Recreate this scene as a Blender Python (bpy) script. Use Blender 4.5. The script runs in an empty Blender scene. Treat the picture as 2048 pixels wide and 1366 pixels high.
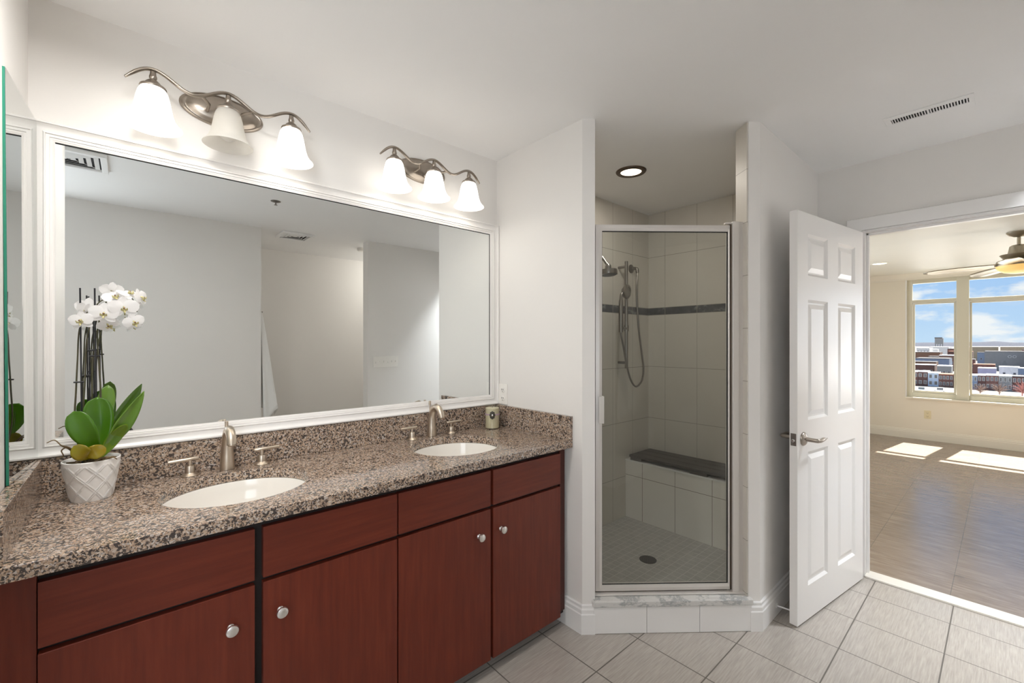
import bpy, bmesh, math, random
from mathutils import Vector, Matrix
R = math.radians
SC = bpy.context.scene
COL = SC.collection
random.seed(7)

# ------------------------------------------------------------------ camera
FPX, HORIZON, EYE, YAW = 869.6, 686.5, 1.375, 48.57
cam = bpy.data.cameras.new('camera')
cam_o = bpy.data.objects.new('camera', cam)
COL.objects.link(cam_o)
cam.sensor_fit = 'HORIZONTAL'
cam.sensor_width = 36.0
cam.lens = 36.0 * FPX / 2048
cam.shift_y = (HORIZON - 683.0) / 2048
cam.clip_start = 0.02
cam.clip_end = 20000
cam_o.location = (0, 0, EYE)
cam_o.rotation_euler = (R(90), 0, R(YAW - 90))
SC.camera = cam_o

# ------------------------------------------------------------------ colour management
SC.view_settings.view_transform = 'Standard'
SC.view_settings.look = 'None'
SC.view_settings.gamma = 1.0
SC.view_settings.use_curve_mapping = False
SC.view_settings.exposure = 0.2
SC.cycles.max_bounces = 14
SC.cycles.diffuse_bounces = 7
SC.cycles.glossy_bounces = 7
SC.cycles.transparent_max_bounces = 16
SC.cycles.sample_clamp_indirect = 6.0
SC.cycles.caustics_refractive = False

# ------------------------------------------------------------------ sky
W = bpy.data.worlds.new('world')
SC.world = W
W.use_nodes = True
nt = W.node_tree
nt.nodes.clear()
def wn(t, **k):
    n = nt.nodes.new(t)
    for a, b in k.items():
        setattr(n, a, b)
    return n
tc = wn('ShaderNodeTexCoord')
sep = wn('ShaderNodeSeparateXYZ')
nt.links.new(tc.outputs['Generated'], sep.inputs[0])
ramp = wn('ShaderNodeValToRGB')
ramp.color_ramp.elements[0].position = 0.0
ramp.color_ramp.elements[0].color = (0.56, 0.76, 0.98, 1)
ramp.color_ramp.elements[1].position = 0.22
ramp.color_ramp.elements[1].color = (0.20, 0.46, 0.93, 1)
nt.links.new(sep.outputs['Z'], ramp.inputs[0])
mp = wn('ShaderNodeMapping')
mp.inputs['Scale'].default_value = (13.0, 13.0, 34.0)
mp.inputs['Location'].default_value = (2.3, 0.75, 0.35)
nt.links.new(tc.outputs['Generated'], mp.inputs[0])
cl = wn('ShaderNodeTexNoise')
cl.inputs['Scale'].default_value = 1.0
cl.inputs['Detail'].default_value = 6.0
cl.inputs['Roughness'].default_value = 0.52
nt.links.new(mp.outputs[0], cl.inputs['Vector'])
cr = wn('ShaderNodeValToRGB')
cr.color_ramp.elements[0].position = 0.48
cr.color_ramp.elements[0].color = (0, 0, 0, 1)
cr.color_ramp.elements[1].position = 0.60
cr.color_ramp.elements[1].color = (1, 1, 1, 1)
nt.links.new(cl.outputs[0], cr.inputs[0])
mx = wn('ShaderNodeMix', data_type='RGBA')
mx.inputs['B'].default_value = (0.93, 0.95, 0.98, 1)
nt.links.new(cr.outputs[0], mx.inputs['Factor'])
nt.links.new(ramp.outputs[0], mx.inputs['A'])
bg = wn('ShaderNodeBackground')
bg.inputs['Strength'].default_value = 1.0
wo = wn('ShaderNodeOutputWorld')
nt.links.new(mx.outputs['Result'], bg.inputs[0])
nt.links.new(bg.outputs[0], wo.inputs[0])

# ------------------------------------------------------------------ sun and added fill lights
K = dict(sun=1.15, sky=0.88, day=1.35, bedroom_fill=0.29, side_fill=0.28, globe=1.7, fill_worktop=3.0, alcove=2.3, vanity=0.33, vanp=0.08, shower=0.64)
bg.inputs['Strength'].default_value = K['sky']
def light(name, kind, loc, energy, color=(1, 1, 1), **k):
    l = bpy.data.lights.new(name, kind)
    l.energy = energy
    l.color = color
    for a, b in k.items():
        setattr(l, a, b)
    o = bpy.data.objects.new(name, l)
    COL.objects.link(o)
    o.location = loc
    return o
sun = light('sun', 'SUN', (30, -3, 40), 22.0 * K['sun'], (1.0, 0.93, 0.84), angle=R(0.5))
sun.rotation_euler = Vector((-0.69, 0.09, -1.0)).to_track_quat('-Z', 'Y').to_euler()
# added fill light at a made-up rear window, behind the camera, left
day = light('rear_fill_light', 'AREA', (-0.79, -0.575, 1.45), 11 * K['day'], (0.90, 0.96, 1.0), shape='RECTANGLE', size=0.86, size_y=1.2)
day.rotation_euler = Vector((0.25, 1, 0.05)).to_track_quat('-Z', 'Y').to_euler()
# added bedroom fill lights, set at made-up windows out of view
bedroom_fill = light('bedroom_fill_light', 'AREA', (8.42, -1.95, 1.45), 80 * K['bedroom_fill'], (0.95, 0.97, 1.0), shape='RECTANGLE', size=1.1, size_y=1.5)
bedroom_fill.rotation_euler = Vector((-1, 0.18, 0)).to_track_quat('-Z', 'Y').to_euler()
side_fill = light('bedroom_side_fill_light', 'AREA', (5.9, 2.40, 1.45), 110 * K['side_fill'], (0.92, 0.96, 1.0), shape='RECTANGLE', size=1.7, size_y=1.4)
side_fill.rotation_euler = Vector((-0.15, -1, 0)).to_track_quat('-Z', 'Y').to_euler()
# added fill lights under the bathroom and alcove ceilings, out of view
light('ceiling_fill_light', 'AREA', (3.02, -0.24, 2.33), 7 * K['globe'], (0.90, 0.95, 1.0), shape='DISK', size=0.2, spread=R(84))
light('ceiling_fill_light', 'AREA', (0.02, 1.16, 2.33), 4 * K['fill_worktop'], (1.0, 0.97, 0.93), shape='DISK', size=0.23)
light('alcove_fill_light', 'POINT', (2.65, -1.1, 2.25), 5 * K['alcove'], (1.0, 0.95, 0.88), shadow_soft_size=0.35)  # added point light that brightens the alcove, unseen behind the switch wall

# ------------------------------------------------------------------ materials
MATS = {}
class NT:
    """small helper around a material node tree"""
    def __init__(s, name):
        s.m = bpy.data.materials.new(name)
        s.m.use_nodes = True
        s.t = s.m.node_tree
        s.b = s.t.nodes['Principled BSDF']
        s.out = s.t.nodes['Material Output']
        MATS[name] = s.m
    def n(s, t, inp=None, **k):
        x = s.t.nodes.new(t)
        for a, b in k.items():
            setattr(x, a, b)
        for a, b in (inp or {}).items():
            s.set(x, a, b)
        return x
    def set(s, x, a, b):
        if isinstance(b, bpy.types.NodeSocket):
            s.t.links.new(b, x.inputs[a])
        elif isinstance(b, bpy.types.Node):
            s.t.links.new(b.outputs[0], x.inputs[a])
        else:
            x.inputs[a].default_value = b
    def math(s, op, a, b=0.0, c=0.0):
        return s.n('ShaderNodeMath', {0: a, 1: b, 2: c}, operation=op).outputs[0]
    def mix(s, f, a, b, mode='MIX'):
        x = s.n('ShaderNodeMix', data_type='RGBA', blend_type=mode)
        s.set(x, 'Factor', f)
        s.set(x, 'A', a if not isinstance(a, tuple) else (*a, 1))
        s.set(x, 'B', b if not isinstance(b, tuple) else (*b, 1))
        return x.outputs['Result']
    def xyz(s):
        c = s.n('ShaderNodeTexCoord')
        q = s.n('ShaderNodeSeparateXYZ', {0: c.outputs['Object']})
        return c.outputs['Object'], q.outputs[0], q.outputs[1], q.outputs[2]
    def noise(s, vec, scale, detail=3.0, rough=0.5, mscale=None):
        if mscale:
            vec = s.n('ShaderNodeMapping', {'Vector': vec, 'Scale': mscale}).outputs[0]
        return s.n('ShaderNodeTexNoise', {'Vector': vec, 'Scale': scale, 'Detail': detail, 'Roughness': rough}).outputs[0]
    def ramp(s, f, stops):
        r = s.n('ShaderNodeValToRGB', {0: f})
        e = r.color_ramp.elements
        while len(e) < len(stops):
            e.new(0.5)
        for i, (p, c) in enumerate(stops):
            e[i].position = p
            e[i].color = (*c, 1)
        return r.outputs[0]
    def line(s, coord, off, period, w):
        """1 on the joint lines of a repeating grid"""
        t = s.math('FLOORED_MODULO', s.math('SUBTRACT', coord, off - w / 2), period)
        return s.math('LESS_THAN', t, w)
    def bump(s, h, strength=0.1, dist=0.01):
        b = s.n('ShaderNodeBump', {'Height': h, 'Strength': strength, 'Distance': dist})
        s.t.links.new(b.outputs[0], s.b.inputs['Normal'])
    def base(s, col=None, rough=None, metal=None, spec=None, coat=None):
        for key, v in (('Base Color', col), ('Roughness', rough), ('Metallic', metal), ('Specular IOR Level', spec), ('Coat Weight', coat)):
            if v is not None:
                s.set(s.b, key, (*v, 1) if isinstance(v, tuple) else v)
        return s

def paint(name, col, rough, bump=0.03, var=0.02):
    g = NT(name)
    v, x, y, z = g.xyz()
    n = g.noise(v, 3.0, 2.0)
    c = g.mix(n, tuple(k * (1 - var) for k in col), tuple(min(1, k * (1 + var)) for k in col))
    g.base(c, rough)
    if bump:
        g.bump(g.noise(v, 260.0, 2.0), bump, 0.002)
    return g.m
wall_m = paint('wall_paint', (0.81, 0.79, 0.765), 0.45)
ceil_m = paint('ceiling_paint', (0.90, 0.895, 0.89), 0.6)
trim_m = paint('trim_paint', (0.84, 0.83, 0.82), 0.28, 0.0, 0.01)
frame_m = paint('mirror_frame_paint', (0.84, 0.82, 0.80), 0.3, 0.0, 0.01)
door_m = paint('door_paint', (0.83, 0.815, 0.80), 0.3, 0.015, 0.01)
bed_wall_m = paint('bedroom_wall_paint', (0.80, 0.745, 0.63), 0.55)
bed_ceil_m = paint('bedroom_ceiling_paint', (0.76, 0.745, 0.67), 0.5)
bed_trim_m = paint('bedroom_trim_paint', (0.80, 0.76, 0.66), 0.35, 0.0)
win_m = paint('window_frame_paint', (0.66, 0.64, 0.53), 0.4, 0.0)
plate_m = paint('switch_plate_plastic', (0.86, 0.84, 0.80), 0.35, 0.0)
ivory_m = paint('ivory_plastic', (0.74, 0.66, 0.44), 0.4, 0.0)
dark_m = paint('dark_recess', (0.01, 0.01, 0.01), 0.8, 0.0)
porcelain_m = paint('porcelain', (0.86, 0.83, 0.78), 0.08, 0.0, 0.005)
terry_m = paint('terry_cloth', (0.86, 0.86, 0.85), 0.95, 0.6)

def metal(name, col, rough, brushed=0.0):
    g = NT(name)
    g.base(col, rough, 1.0)
    if brushed:
        v, x, y, z = g.xyz()
        n = g.noise(v, 60.0, 2.0, 0.5, (1, 1, 12))
        g.set(g.b, 'Roughness', g.math('MULTIPLY_ADD', n, brushed, rough - brushed / 2))
    return g.m
nickel_m = metal('brushed_nickel', (0.60, 0.52, 0.43), 0.36)
pewter_m = metal('antique_pewter', (0.36, 0.315, 0.27), 0.28)
steel_m = metal('shower_nickel', (0.27, 0.25, 0.23), 0.32)
chrome_m = metal('satin_chrome', (0.75, 0.75, 0.74), 0.2)
lever_m = metal('door_nickel', (0.40, 0.355, 0.31), 0.3)
knob_m = metal('satin_knob', (0.86, 0.85, 0.83), 0.28)
g = NT('pale_aluminium')
g.base((0.72, 0.69, 0.66), 0.5, 0.55)
alum_m = g.m
fan_m = metal('fan_nickel', (0.42, 0.38, 0.31), 0.35)
bronze_m = metal('bronze_trim', (0.12, 0.09, 0.07), 0.4)
g = NT('mirror_silver')
g.base((0.86, 0.885, 0.88), 0.0, 1.0)
mirror_m = g.m
g = NT('mirror_edge_glass')
g.base((0.02, 0.20, 0.13), 0.1)
edge_m = g.m

def glass(name, tint, refl=1.0, ior=1.5):
    g = NT(name)
    lw = g.n('ShaderNodeLayerWeight', {'Blend': 0.5})
    f = g.math('MULTIPLY_ADD', g.math('POWER', lw.outputs['Facing'], 5.0), 0.96 * refl, 0.04 * refl)
    tr = g.n('ShaderNodeBsdfTransparent', {'Color': (*tint, 1)})
    gl = g.n('ShaderNodeBsdfGlossy', {'Roughness': 0.0, 'Color': (1, 1, 1, 1)})
    mxs = g.n('ShaderNodeMixShader', {0: f, 1: tr.outputs[0], 2: gl.outputs[0]})
    g.t.links.new(mxs.outputs[0], g.out.inputs[0])
    return g.m
shower_glass_m = glass('shower_glass', (0.925, 0.94, 0.93), 1.0)
pane_m = glass('window_glass', (0.97, 0.985, 0.98), 0.6)
jar_m = glass('jar_glass', (0.95, 0.96, 0.95), 1.0)

# granite
g = NT('granite')
v, x, y, z = g.xyz()
dn = g.n('ShaderNodeTexNoise', {'Vector': v, 'Scale': 230.0, 'Detail': 3.0}).outputs['Color']
vd = g.n('ShaderNodeVectorMath', {0: v, 1: g.n('ShaderNodeVectorMath', {0: dn, 'Scale': 0.006}, operation='SCALE').outputs[0]}, operation='ADD').outputs[0]
v1 = g.n('ShaderNodeTexVoronoi', {'Vector': vd, 'Scale': 300.0, 'Randomness': 1.0}, feature='F1')
v2 = g.n('ShaderNodeTexVoronoi', {'Vector': vd, 'Scale': 165.0, 'Randomness': 1.0}, feature='F1')
s1 = g.n('ShaderNodeSeparateXYZ', {0: v1.outputs['Color']}).outputs[0]
s2 = g.n('ShaderNodeSeparateXYZ', {0: v2.outputs['Color']}).outputs[1]
nz = g.noise(v, 26.0, 5.0, 0.6)
nz2 = g.noise(v, 380.0, 2.0, 0.6)
c1 = g.ramp(s1, [(0.0, (0.008, 0.008, 0.010)), (0.33, (0.028, 0.025, 0.026)), (0.41, (0.25, 0.165, 0.115)), (0.66, (0.55, 0.385, 0.265)), (0.88, (0.42, 0.38, 0.355)), (1.0, (0.72, 0.62, 0.52))])
c2 = g.ramp(s2, [(0.0, (0.008, 0.008, 0.011)), (0.40, (0.03, 0.028, 0.031)), (0.48, (0.29, 0.20, 0.15)), (0.8, (0.48, 0.36, 0.265)), (1.0, (0.53, 0.49, 0.465))])
c = g.mix(g.math('GREATER_THAN', nz, 0.52), c1, c2)
c = g.mix(g.math('MULTIPLY', nz2, 0.3), c, (0.32, 0.235, 0.175))
g.base(c, 0.10, 0.0, 0.6)
granite_m = g.m

# cherry veneer
def cherry(name, mscale, k=1.0):
    g = NT(name)
    v, x, y, z = g.xyz()
    n1 = g.noise(v, 5.0, 4.0, 0.6, mscale)
    n2 = g.noise(v, 3.0, 3.0, 0.5)
    c = g.ramp(n1, [(0.3, (0.120 * k, 0.0195 * k, 0.0090 * k)), (0.5, (0.155 * k, 0.0255 * k, 0.0115 * k)), (0.7, (0.190 * k, 0.034 * k, 0.015 * k))])
    c = g.mix(g.math('MULTIPLY', n2, 0.6), c, (0.095 * k, 0.019 * k, 0.011 * k))
    g.base(c, 0.36, 0.0, 0.3, 0.12)
    g.set(g.b, 'Coat Roughness', 0.3)
    return g.m
cherry_v = cherry('cherry_vertical_grain', (14, 14, 0.9))
cherry_h = cherry('cherry_horizontal_grain', (0.9, 14, 14))
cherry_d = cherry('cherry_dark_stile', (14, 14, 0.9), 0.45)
carcass_m = paint('gap_shade_carcass', (0.012, 0.006, 0.005), 0.6, 0.0)  # near-black colour paints in the shade of front gaps and counter overhang

# bathroom floor tile
g = NT('linen_floor_tile')
v, x, y, z = g.xyz()
j = g.math('MAXIMUM', g.line(x, 3.021, 0.3105, 0.005), g.line(y, 0.495, 0.3180, 0.005))
st = g.noise(v, 9.0, 4.0, 0.6, (1.1, 18, 1))
st2 = g.noise(v, 7.0, 4.0, 0.6, (40, 2.0, 1))
n3 = g.noise(v, 2.2, 2.0)
c = g.ramp(st, [(0.3, (0.355, 0.32, 0.285)), (0.7, (0.525, 0.48, 0.435))])
c = g.mix(g.math('MULTIPLY', st2, 0.35), c, (0.40, 0.365, 0.33))
c = g.mix(g.math('MULTIPLY', n3, 0.25), c, (0.46, 0.43, 0.40))
c = g.mix(j, c, (0.115, 0.10, 0.085))
g.base(c, g.math('MULTIPLY_ADD', j, 0.45, 0.2), 0.0, 0.8)
g.bump(g.math('SUBTRACT', 1.0, j), 0.5, 0.003)
floor_m = g.m

# shower wall tile: joints along world x or y, a dark marble band at shoulder height
def tile_wall(name, use_x, off, only_h=False):
    g = NT(name)
    v, x, y, z = g.xyz()
    up = g.math('GREATER_THAN', z, 1.635)
    zu = g.line(z, 1.665, 0.418, 0.0035)
    zl = g.line(z, 1.606, 0.423, 0.0035)
    zj = g.math('ADD', g.math('MULTIPLY', up, zu), g.math('MULTIPLY', g.math('SUBTRACT', 1.0, up), zl))
    if only_h:
        j = g.line(z, 0.17, 0.2555, 0.003)
        band = 0.0
    else:
        vj = g.line(x if use_x else y, off, 0.263, 0.003)
        j = g.math('MAXIMUM', zj, vj)
        band = g.math('MULTIPLY', g.math('GREATER_THAN', z, 1.607), g.math('LESS_THAN', z, 1.664))
    n = g.noise(v, 4.0, 3.0)
    c = g.mix(n, (0.60, 0.565, 0.50), (0.66, 0.625, 0.565))
    if not only_h:
        wv = g.noise(v, 14.0, 6.0, 0.7, (1, 1, 1.6))
        dark = g.ramp(wv, [(0.35, (0.035, 0.038, 0.042)), (0.56, (0.075, 0.08, 0.085)), (0.62, (0.22, 0.225, 0.23)), (0.68, (0.06, 0.065, 0.07))])
        c = g.mix(band, c, dark)
    c = g.mix(j, c, (0.33, 0.30, 0.26))
    g.base(c, 0.45 if only_h else 0.22, 0.0, 0.5)
    g.bump(g.math('SUBTRACT', 1.0, j), 0.4, 0.002)
    return g.m
tile_x_m = tile_wall('shower_tile_back', True, 3.017)
tile_y_m = tile_wall('shower_tile_side', False, 1.815)
tile_h_m = tile_wall('shower_tile_jamb', False, 0, True)
g = NT('shower_tile_bench')
v, x, y, z = g.xyz()
j = g.math('MAXIMUM', g.line(y, 1.817, 0.263, 0.0035), g.line(z, 0.352, 0.42, 0.0035))
c = g.mix(g.noise(v, 4.0), (0.82, 0.785, 0.73), (0.86, 0.83, 0.775))
g.base(g.mix(j, c, (0.28, 0.25, 0.21)), 0.22)
tile_bench_m = g.m
g = NT('shower_mosaic')
v, x, y, z = g.xyz()
j = g.math('MAXIMUM', g.line(x, 0.01, 0.0515, 0.004), g.line(y, 0.01, 0.0515, 0.004))
br = g.n('ShaderNodeTexVoronoi', {'Vector': v, 'Scale': 19.4}, feature='F1', distance='CHEBYCHEV')
c = g.mix(g.noise(v, 30.0, 4.0, 0.6), (0.40, 0.39, 0.375), (0.54, 0.53, 0.51))
c = g.mix(g.math('MULTIPLY', g.n('ShaderNodeSeparateXYZ', {0: br.outputs['Color']}).outputs[0], 0.4), c, (0.36, 0.355, 0.34))
g.base(g.mix(j, c, (0.60, 0.59, 0.57)), 0.45)
mosaic_m = g.m
g = NT('curb_tile')
v, x, y, z = g.xyz()
g.base(g.mix(g.noise(v, 6.0), (0.84, 0.825, 0.81), (0.87, 0.86, 0.85)), 0.25)
curb_tile_m = g.m
g = NT('grey_marble')
v, x, y, z = g.xyz()
w = g.noise(v, 9.0, 7.0, 0.72, (1, 1, 2))
g.base(g.ramp(w, [(0.3, (0.62, 0.61, 0.59)), (0.5, (0.66, 0.65, 0.63)), (0.57, (0.36, 0.37, 0.37)), (0.63, (0.60, 0.59, 0.57))]), 0.18)
marble_m = g.m
g = NT('grey_teak')
v, x, y, z = g.xyz()
g.base(g.ramp(g.noise(v, 7.0, 4.0, 0.6, (16, 0.8, 8)), [(0.3, (0.045, 0.042, 0.040)), (0.7, (0.11, 0.10, 0.095))]), 0.6)
teak_m = g.m
# bedroom plank floor
g = NT('taupe_plank_floor')
v, x, y, z = g.xyz()
jy = g.line(y, 0.197, 0.402, 0.0025)
row = g.math('FLOOR', g.math('DIVIDE', g.math('SUBTRACT', y, 0.197), 0.402))
jx = g.line(x, 0.11, 0.36, 0.0025)
j = g.math('MAXIMUM', jy, g.math('MULTIPLY', jx, 0.45))
cell = g.math('FLOOR', g.math('DIVIDE', g.math('SUBTRACT', x, 0.11), 0.36))
rnd = g.n('ShaderNodeTexWhiteNoise', {'Vector': g.n('ShaderNodeCombineXYZ', {0: row, 1: cell}).outputs[0]}, noise_dimensions='2D').outputs[0]
w1 = g.noise(v, 5.0, 6.0, 0.68, (6.5, 0.9, 1))
w2 = g.noise(v, 2.0, 3.0, 0.6, (3, 1, 1))
c = g.ramp(w1, [(0.3, (0.115, 0.076, 0.052)), (0.5, (0.225, 0.163, 0.119)), (0.68, (0.34, 0.262, 0.203))])
c = g.mix(g.math('MULTIPLY', w2, 0.4), c, (0.275, 0.215, 0.166))
c = g.mix(g.math('MULTIPLY', rnd, 0.35), c, (0.29, 0.215, 0.16))
c = g.mix(j, c, (0.10, 0.075, 0.055))
g.base(c, 0.24, 0.0, 1.0)
g.set(g.b, 'IOR', 1.9)
plank_m = g.m
g = NT('white_threshold_stone')
g.base((0.80, 0.76, 0.69), 0.12)
thresh_m = g.m

def emit(name, col, strength, base=(0.8, 0.8, 0.8)):
    g = NT(name)
    g.base(base, 0.4)
    g.set(g.b, 'Emission Color', (*col, 1))
    g.set(g.b, 'Emission Strength', strength)
    return g.m
lit_m = emit('lit_lamp_shade', (1.0, 0.95, 0.88), 4.0 * K['vanity'], (0.9, 0.88, 0.84))
bulb_on_m = emit('lit_bulb', (1.0, 0.90, 0.76), 9.0 * K['vanity'])
shower_lamp_m = emit('lit_shower_lens', (1.0, 0.86, 0.66), 3.0)
bed_lamp_m = emit('lit_bedroom_lens', (1.0, 0.90, 0.66), 2.5)
bowl_m = emit('lit_amber_bowl', (1.0, 0.62, 0.18), 0.55, (0.8, 0.55, 0.25))
g = NT('unlit_alabaster_shade')
v, x, y, z = g.xyz()
cc = g.mix(g.noise(v, 12.0, 4.0, 0.6), (0.86, 0.84, 0.80), (0.93, 0.92, 0.89))
d1 = g.n('ShaderNodeBsdfDiffuse', {'Color': cc})
d2 = g.n('ShaderNodeBsdfTranslucent', {'Color': cc})
d3 = g.n('ShaderNodeBsdfTransparent', {'Color': (0.95, 0.94, 0.92, 1)})
m1 = g.n('ShaderNodeMixShader', {0: 0.5, 1: d1.outputs[0], 2: d2.outputs[0]})
m2 = g.n('ShaderNodeMixShader', {0: 0.28, 1: m1.outputs[0], 2: d3.outputs[0]})
g.t.links.new(m2.outputs[0], g.out.inputs[0])
unlit_m = g.m
bulb_off_m = paint('unlit_bulb', (0.80, 0.77, 0.72), 0.3, 0.0)

def plain(name, col, rough=0.6, vary=0.15, scale=6.0, metal_=0.0, ms=None):
    g = NT(name)
    v, x, y, z = g.xyz()
    n = g.noise(v, scale, 4.0, 0.6, ms)
    g.base(g.mix(n, tuple(k * (1 - vary) for k in col), tuple(min(1, k * (1 + vary)) for k in col)), rough, metal_)
    return g.m
pot_m = plain('pot_ceramic', (0.88, 0.86, 0.835), 0.35, 0.02)
soil_m = plain('bark_moss', (0.12, 0.075, 0.03), 0.9, 0.6, 90)
def leaf_mat(name, a, b):
    g = NT(name)
    v, x, y, z = g.xyz()
    g.base(g.mix(g.noise(v, 14.0, 3.0), a, b), 0.26, 0.0, 0.5)
    g.set(g.b, 'Subsurface Weight', 0.0)
    return g.m
leaf_m = leaf_mat('leaf_green', (0.034, 0.115, 0.003), (0.075, 0.195, 0.006))
leaf_pale_m = leaf_mat('leaf_pale_green', (0.075, 0.165, 0.015), (0.13, 0.24, 0.03))
leaf_yel_m = leaf_mat('leaf_yellowing', (0.27, 0.15, 0.003), (0.17, 0.20, 0.005))
stem_m = leaf_mat('flower_stem', (0.05, 0.065, 0.018), (0.085, 0.06, 0.04))
root_m = plain('root_brown', (0.22, 0.15, 0.075), 0.8, 0.3, 40)
stake_m = plain('black_stake', (0.012, 0.012, 0.016), 0.5, 0.2)
g = NT('petal_white')
d1 = g.n('ShaderNodeBsdfDiffuse', {'Color': (0.90, 0.89, 0.89, 1)})
d2 = g.n('ShaderNodeBsdfTranslucent', {'Color': (0.92, 0.91, 0.91, 1)})
m1 = g.n('ShaderNodeMixShader', {0: 0.35, 1: d1.outputs[0], 2: d2.outputs[0]})
g.t.links.new(m1.outputs[0], g.out.inputs[0])
petal_m = g.m
lip_m = leaf_mat('flower_lip', (0.55, 0.50, 0.30), (0.40, 0.36, 0.12))
speck_m = plain('lip_speck', (0.16, 0.06, 0.03), 0.6, 0.3)
g = NT('candle_wax')
g.base((0.74, 0.66, 0.47), 0.45)
g.set(g.b, 'Subsurface Weight', 0.2)
g.set(g.b, 'Subsurface Radius', (0.01, 0.008, 0.005))
wax_m = g.m
lilac_m = plain('lilac_ribbon', (0.52, 0.36, 0.46), 0.6, 0.05)
medal_m = plain('dark_medallion', (0.06, 0.055, 0.04), 0.5, 0.2)
gem_m = metal('clear_gem', (0.9, 0.9, 0.92), 0.08)

# ------------------------------------------------------------------ mesh helpers
class MB:
    def __init__(s):
        s.v, s.f = [], []
        s.M = Matrix.Identity(4)
    def add(s, vs, fs):
        b = len(s.v)
        s.v += [s.M @ Vector(p) for p in vs]
        s.f += [tuple(b + i for i in q) for q in fs]
        return s
    def box(s, x0, x1, y0, y1, z0, z1):
        return s.add([(x0, y0, z0), (x1, y0, z0), (x1, y1, z0), (x0, y1, z0), (x0, y0, z1), (x1, y0, z1), (x1, y1, z1), (x0, y1, z1)],
                     [(0, 3, 2, 1), (4, 5, 6, 7), (0, 1, 5, 4), (1, 2, 6, 5), (2, 3, 7, 6), (3, 0, 4, 7)])
    def prism(s, poly, z0, z1):
        """poly is counter-clockwise in x, y"""
        n = len(poly)
        vs = [(x, y, z0) for x, y in poly] + [(x, y, z1) for x, y in poly]
        fs = [tuple(range(n - 1, -1, -1)), tuple(range(n, 2 * n))]
        fs += [(i, (i + 1) % n, n + (i + 1) % n, n + i) for i in range(n)]
        return s.add(vs, fs)
    def lathe(s, prof, n=32, sx=1.0, sy=1.0, cap0=True, cap1=True):
        vs, fs = [], []
        for r, z in prof:
            for k in range(n):
                a = 2 * math.pi * k / n
                vs.append((r * sx * math.cos(a), r * sy * math.sin(a), z))
        for i in range(len(prof) - 1):
            for k in range(n):
                k2 = (k + 1) % n
                fs.append((i * n + k, i * n + k2, (i + 1) * n + k2, (i + 1) * n + k))
        if cap0:
            fs.append(tuple(range(n - 1, -1, -1)))
        if cap1:
            b = (len(prof) - 1) * n
            fs.append(tuple(b + k for k in range(n)))
        return s.add(vs, fs)
    def tube(s, pts, rad, n=10, sx=1.0, sy=1.0, up=(0, 0, 1), cap=True):
        pts = [Vector(p) for p in pts]
        m = len(pts)
        rr = rad if isinstance(rad, (list, tuple)) else [rad] * m
        vs, fs = [], []
        u0 = None
        for i, p in enumerate(pts):
            t = (pts[min(i + 1, m - 1)] - pts[max(i - 1, 0)]).normalized()
            if u0 is None:
                u0 = Vector(up)
                if abs(t.dot(u0)) > 0.95:
                    u0 = Vector((0, 1, 0)) if abs(t.y) < 0.9 else Vector((1, 0, 0))
            a = t.cross(u0).normalized()
            b = a.cross(t).normalized()
            u0 = b
            for k in range(n):
                an = 2 * math.pi * k / n
                vs.append(p + a * (rr[i] * sx * math.cos(an)) + b * (rr[i] * sy * math.sin(an)))
        for i in range(m - 1):
            for k in range(n):
                k2 = (k + 1) % n
                fs.append((i * n + k, i * n + k2, (i + 1) * n + k2, (i + 1) * n + k))
        if cap:
            fs.append(tuple(range(n - 1, -1, -1)))
            fs.append(tuple((m - 1) * n + k for k in range(n)))
        return s.add(vs, fs)
    def sheet(s, rows, thick=0.0):
        """grid of points -> a surface, with thickness if asked"""
        nr, nc = len(rows), len(rows[0])
        vs = [p for r in rows for p in r]
        fs = [(i * nc + k, i * nc + k + 1, (i + 1) * nc + k + 1, (i + 1) * nc + k) for i in range(nr - 1) for k in range(nc - 1)]
        return s.add(vs, fs)
    def rect_frame(s, x0, x1, z0, z1, prof, y):
        """mitred picture frame in the x-z plane, facing -y; prof is (inward, protrusion)"""
        vs, fs = [], []
        for w, h in prof:
            vs += [(x0 + w, y - h, z0 + w), (x1 - w, y - h, z0 + w), (x1 - w, y - h, z1 - w), (x0 + w, y - h, z1 - w)]
        for i in range(len(prof) - 1):
            for k in range(4):
                k2 = (k + 1) % 4
                fs.append((i * 4 + k, i * 4 + k2, (i + 1) * 4 + k2, (i + 1) * 4 + k))
        return s.add(vs, fs)
    def sweep(s, path, prof, z=0.0):
        """profile (out, up) carried along a 2-D path; out is to the right of travel"""
        n = len(path)
        offs = []
        for i in range(n):
            p = Vector(path[i])
            d0 = (Vector(path[i]) - Vector(path[i - 1])).normalized() if i else None
            d1 = (Vector(path[i + 1]) - Vector(path[i])).normalized() if i < n - 1 else None
            n0 = Vector((d0.y, -d0.x)) if d0 else None
            n1 = Vector((d1.y, -d1.x)) if d1 else None
            if n0 is None: m = n1
            elif n1 is None: m = n0
            else:
                m = (n0 + n1).normalized()
                m = m / max(0.3, m.dot(n0))
            offs.append((p, m))
        vs, fs = [], []
        k = len(prof)
        for p, m in offs:
            for o, u in prof:
                q = p + m * o
                vs.append((q.x, q.y, z + u))
        for i in range(n - 1):
            for a in range(k - 1):
                fs.append((i * k + a, (i + 1) * k + a, (i + 1) * k + a + 1, i * k + a + 1))
        fs.append(tuple(range(k)))
        fs.append(tuple((n - 1) * k + a for a in range(k - 1, -1, -1)))
        return s.add(vs, fs)
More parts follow.
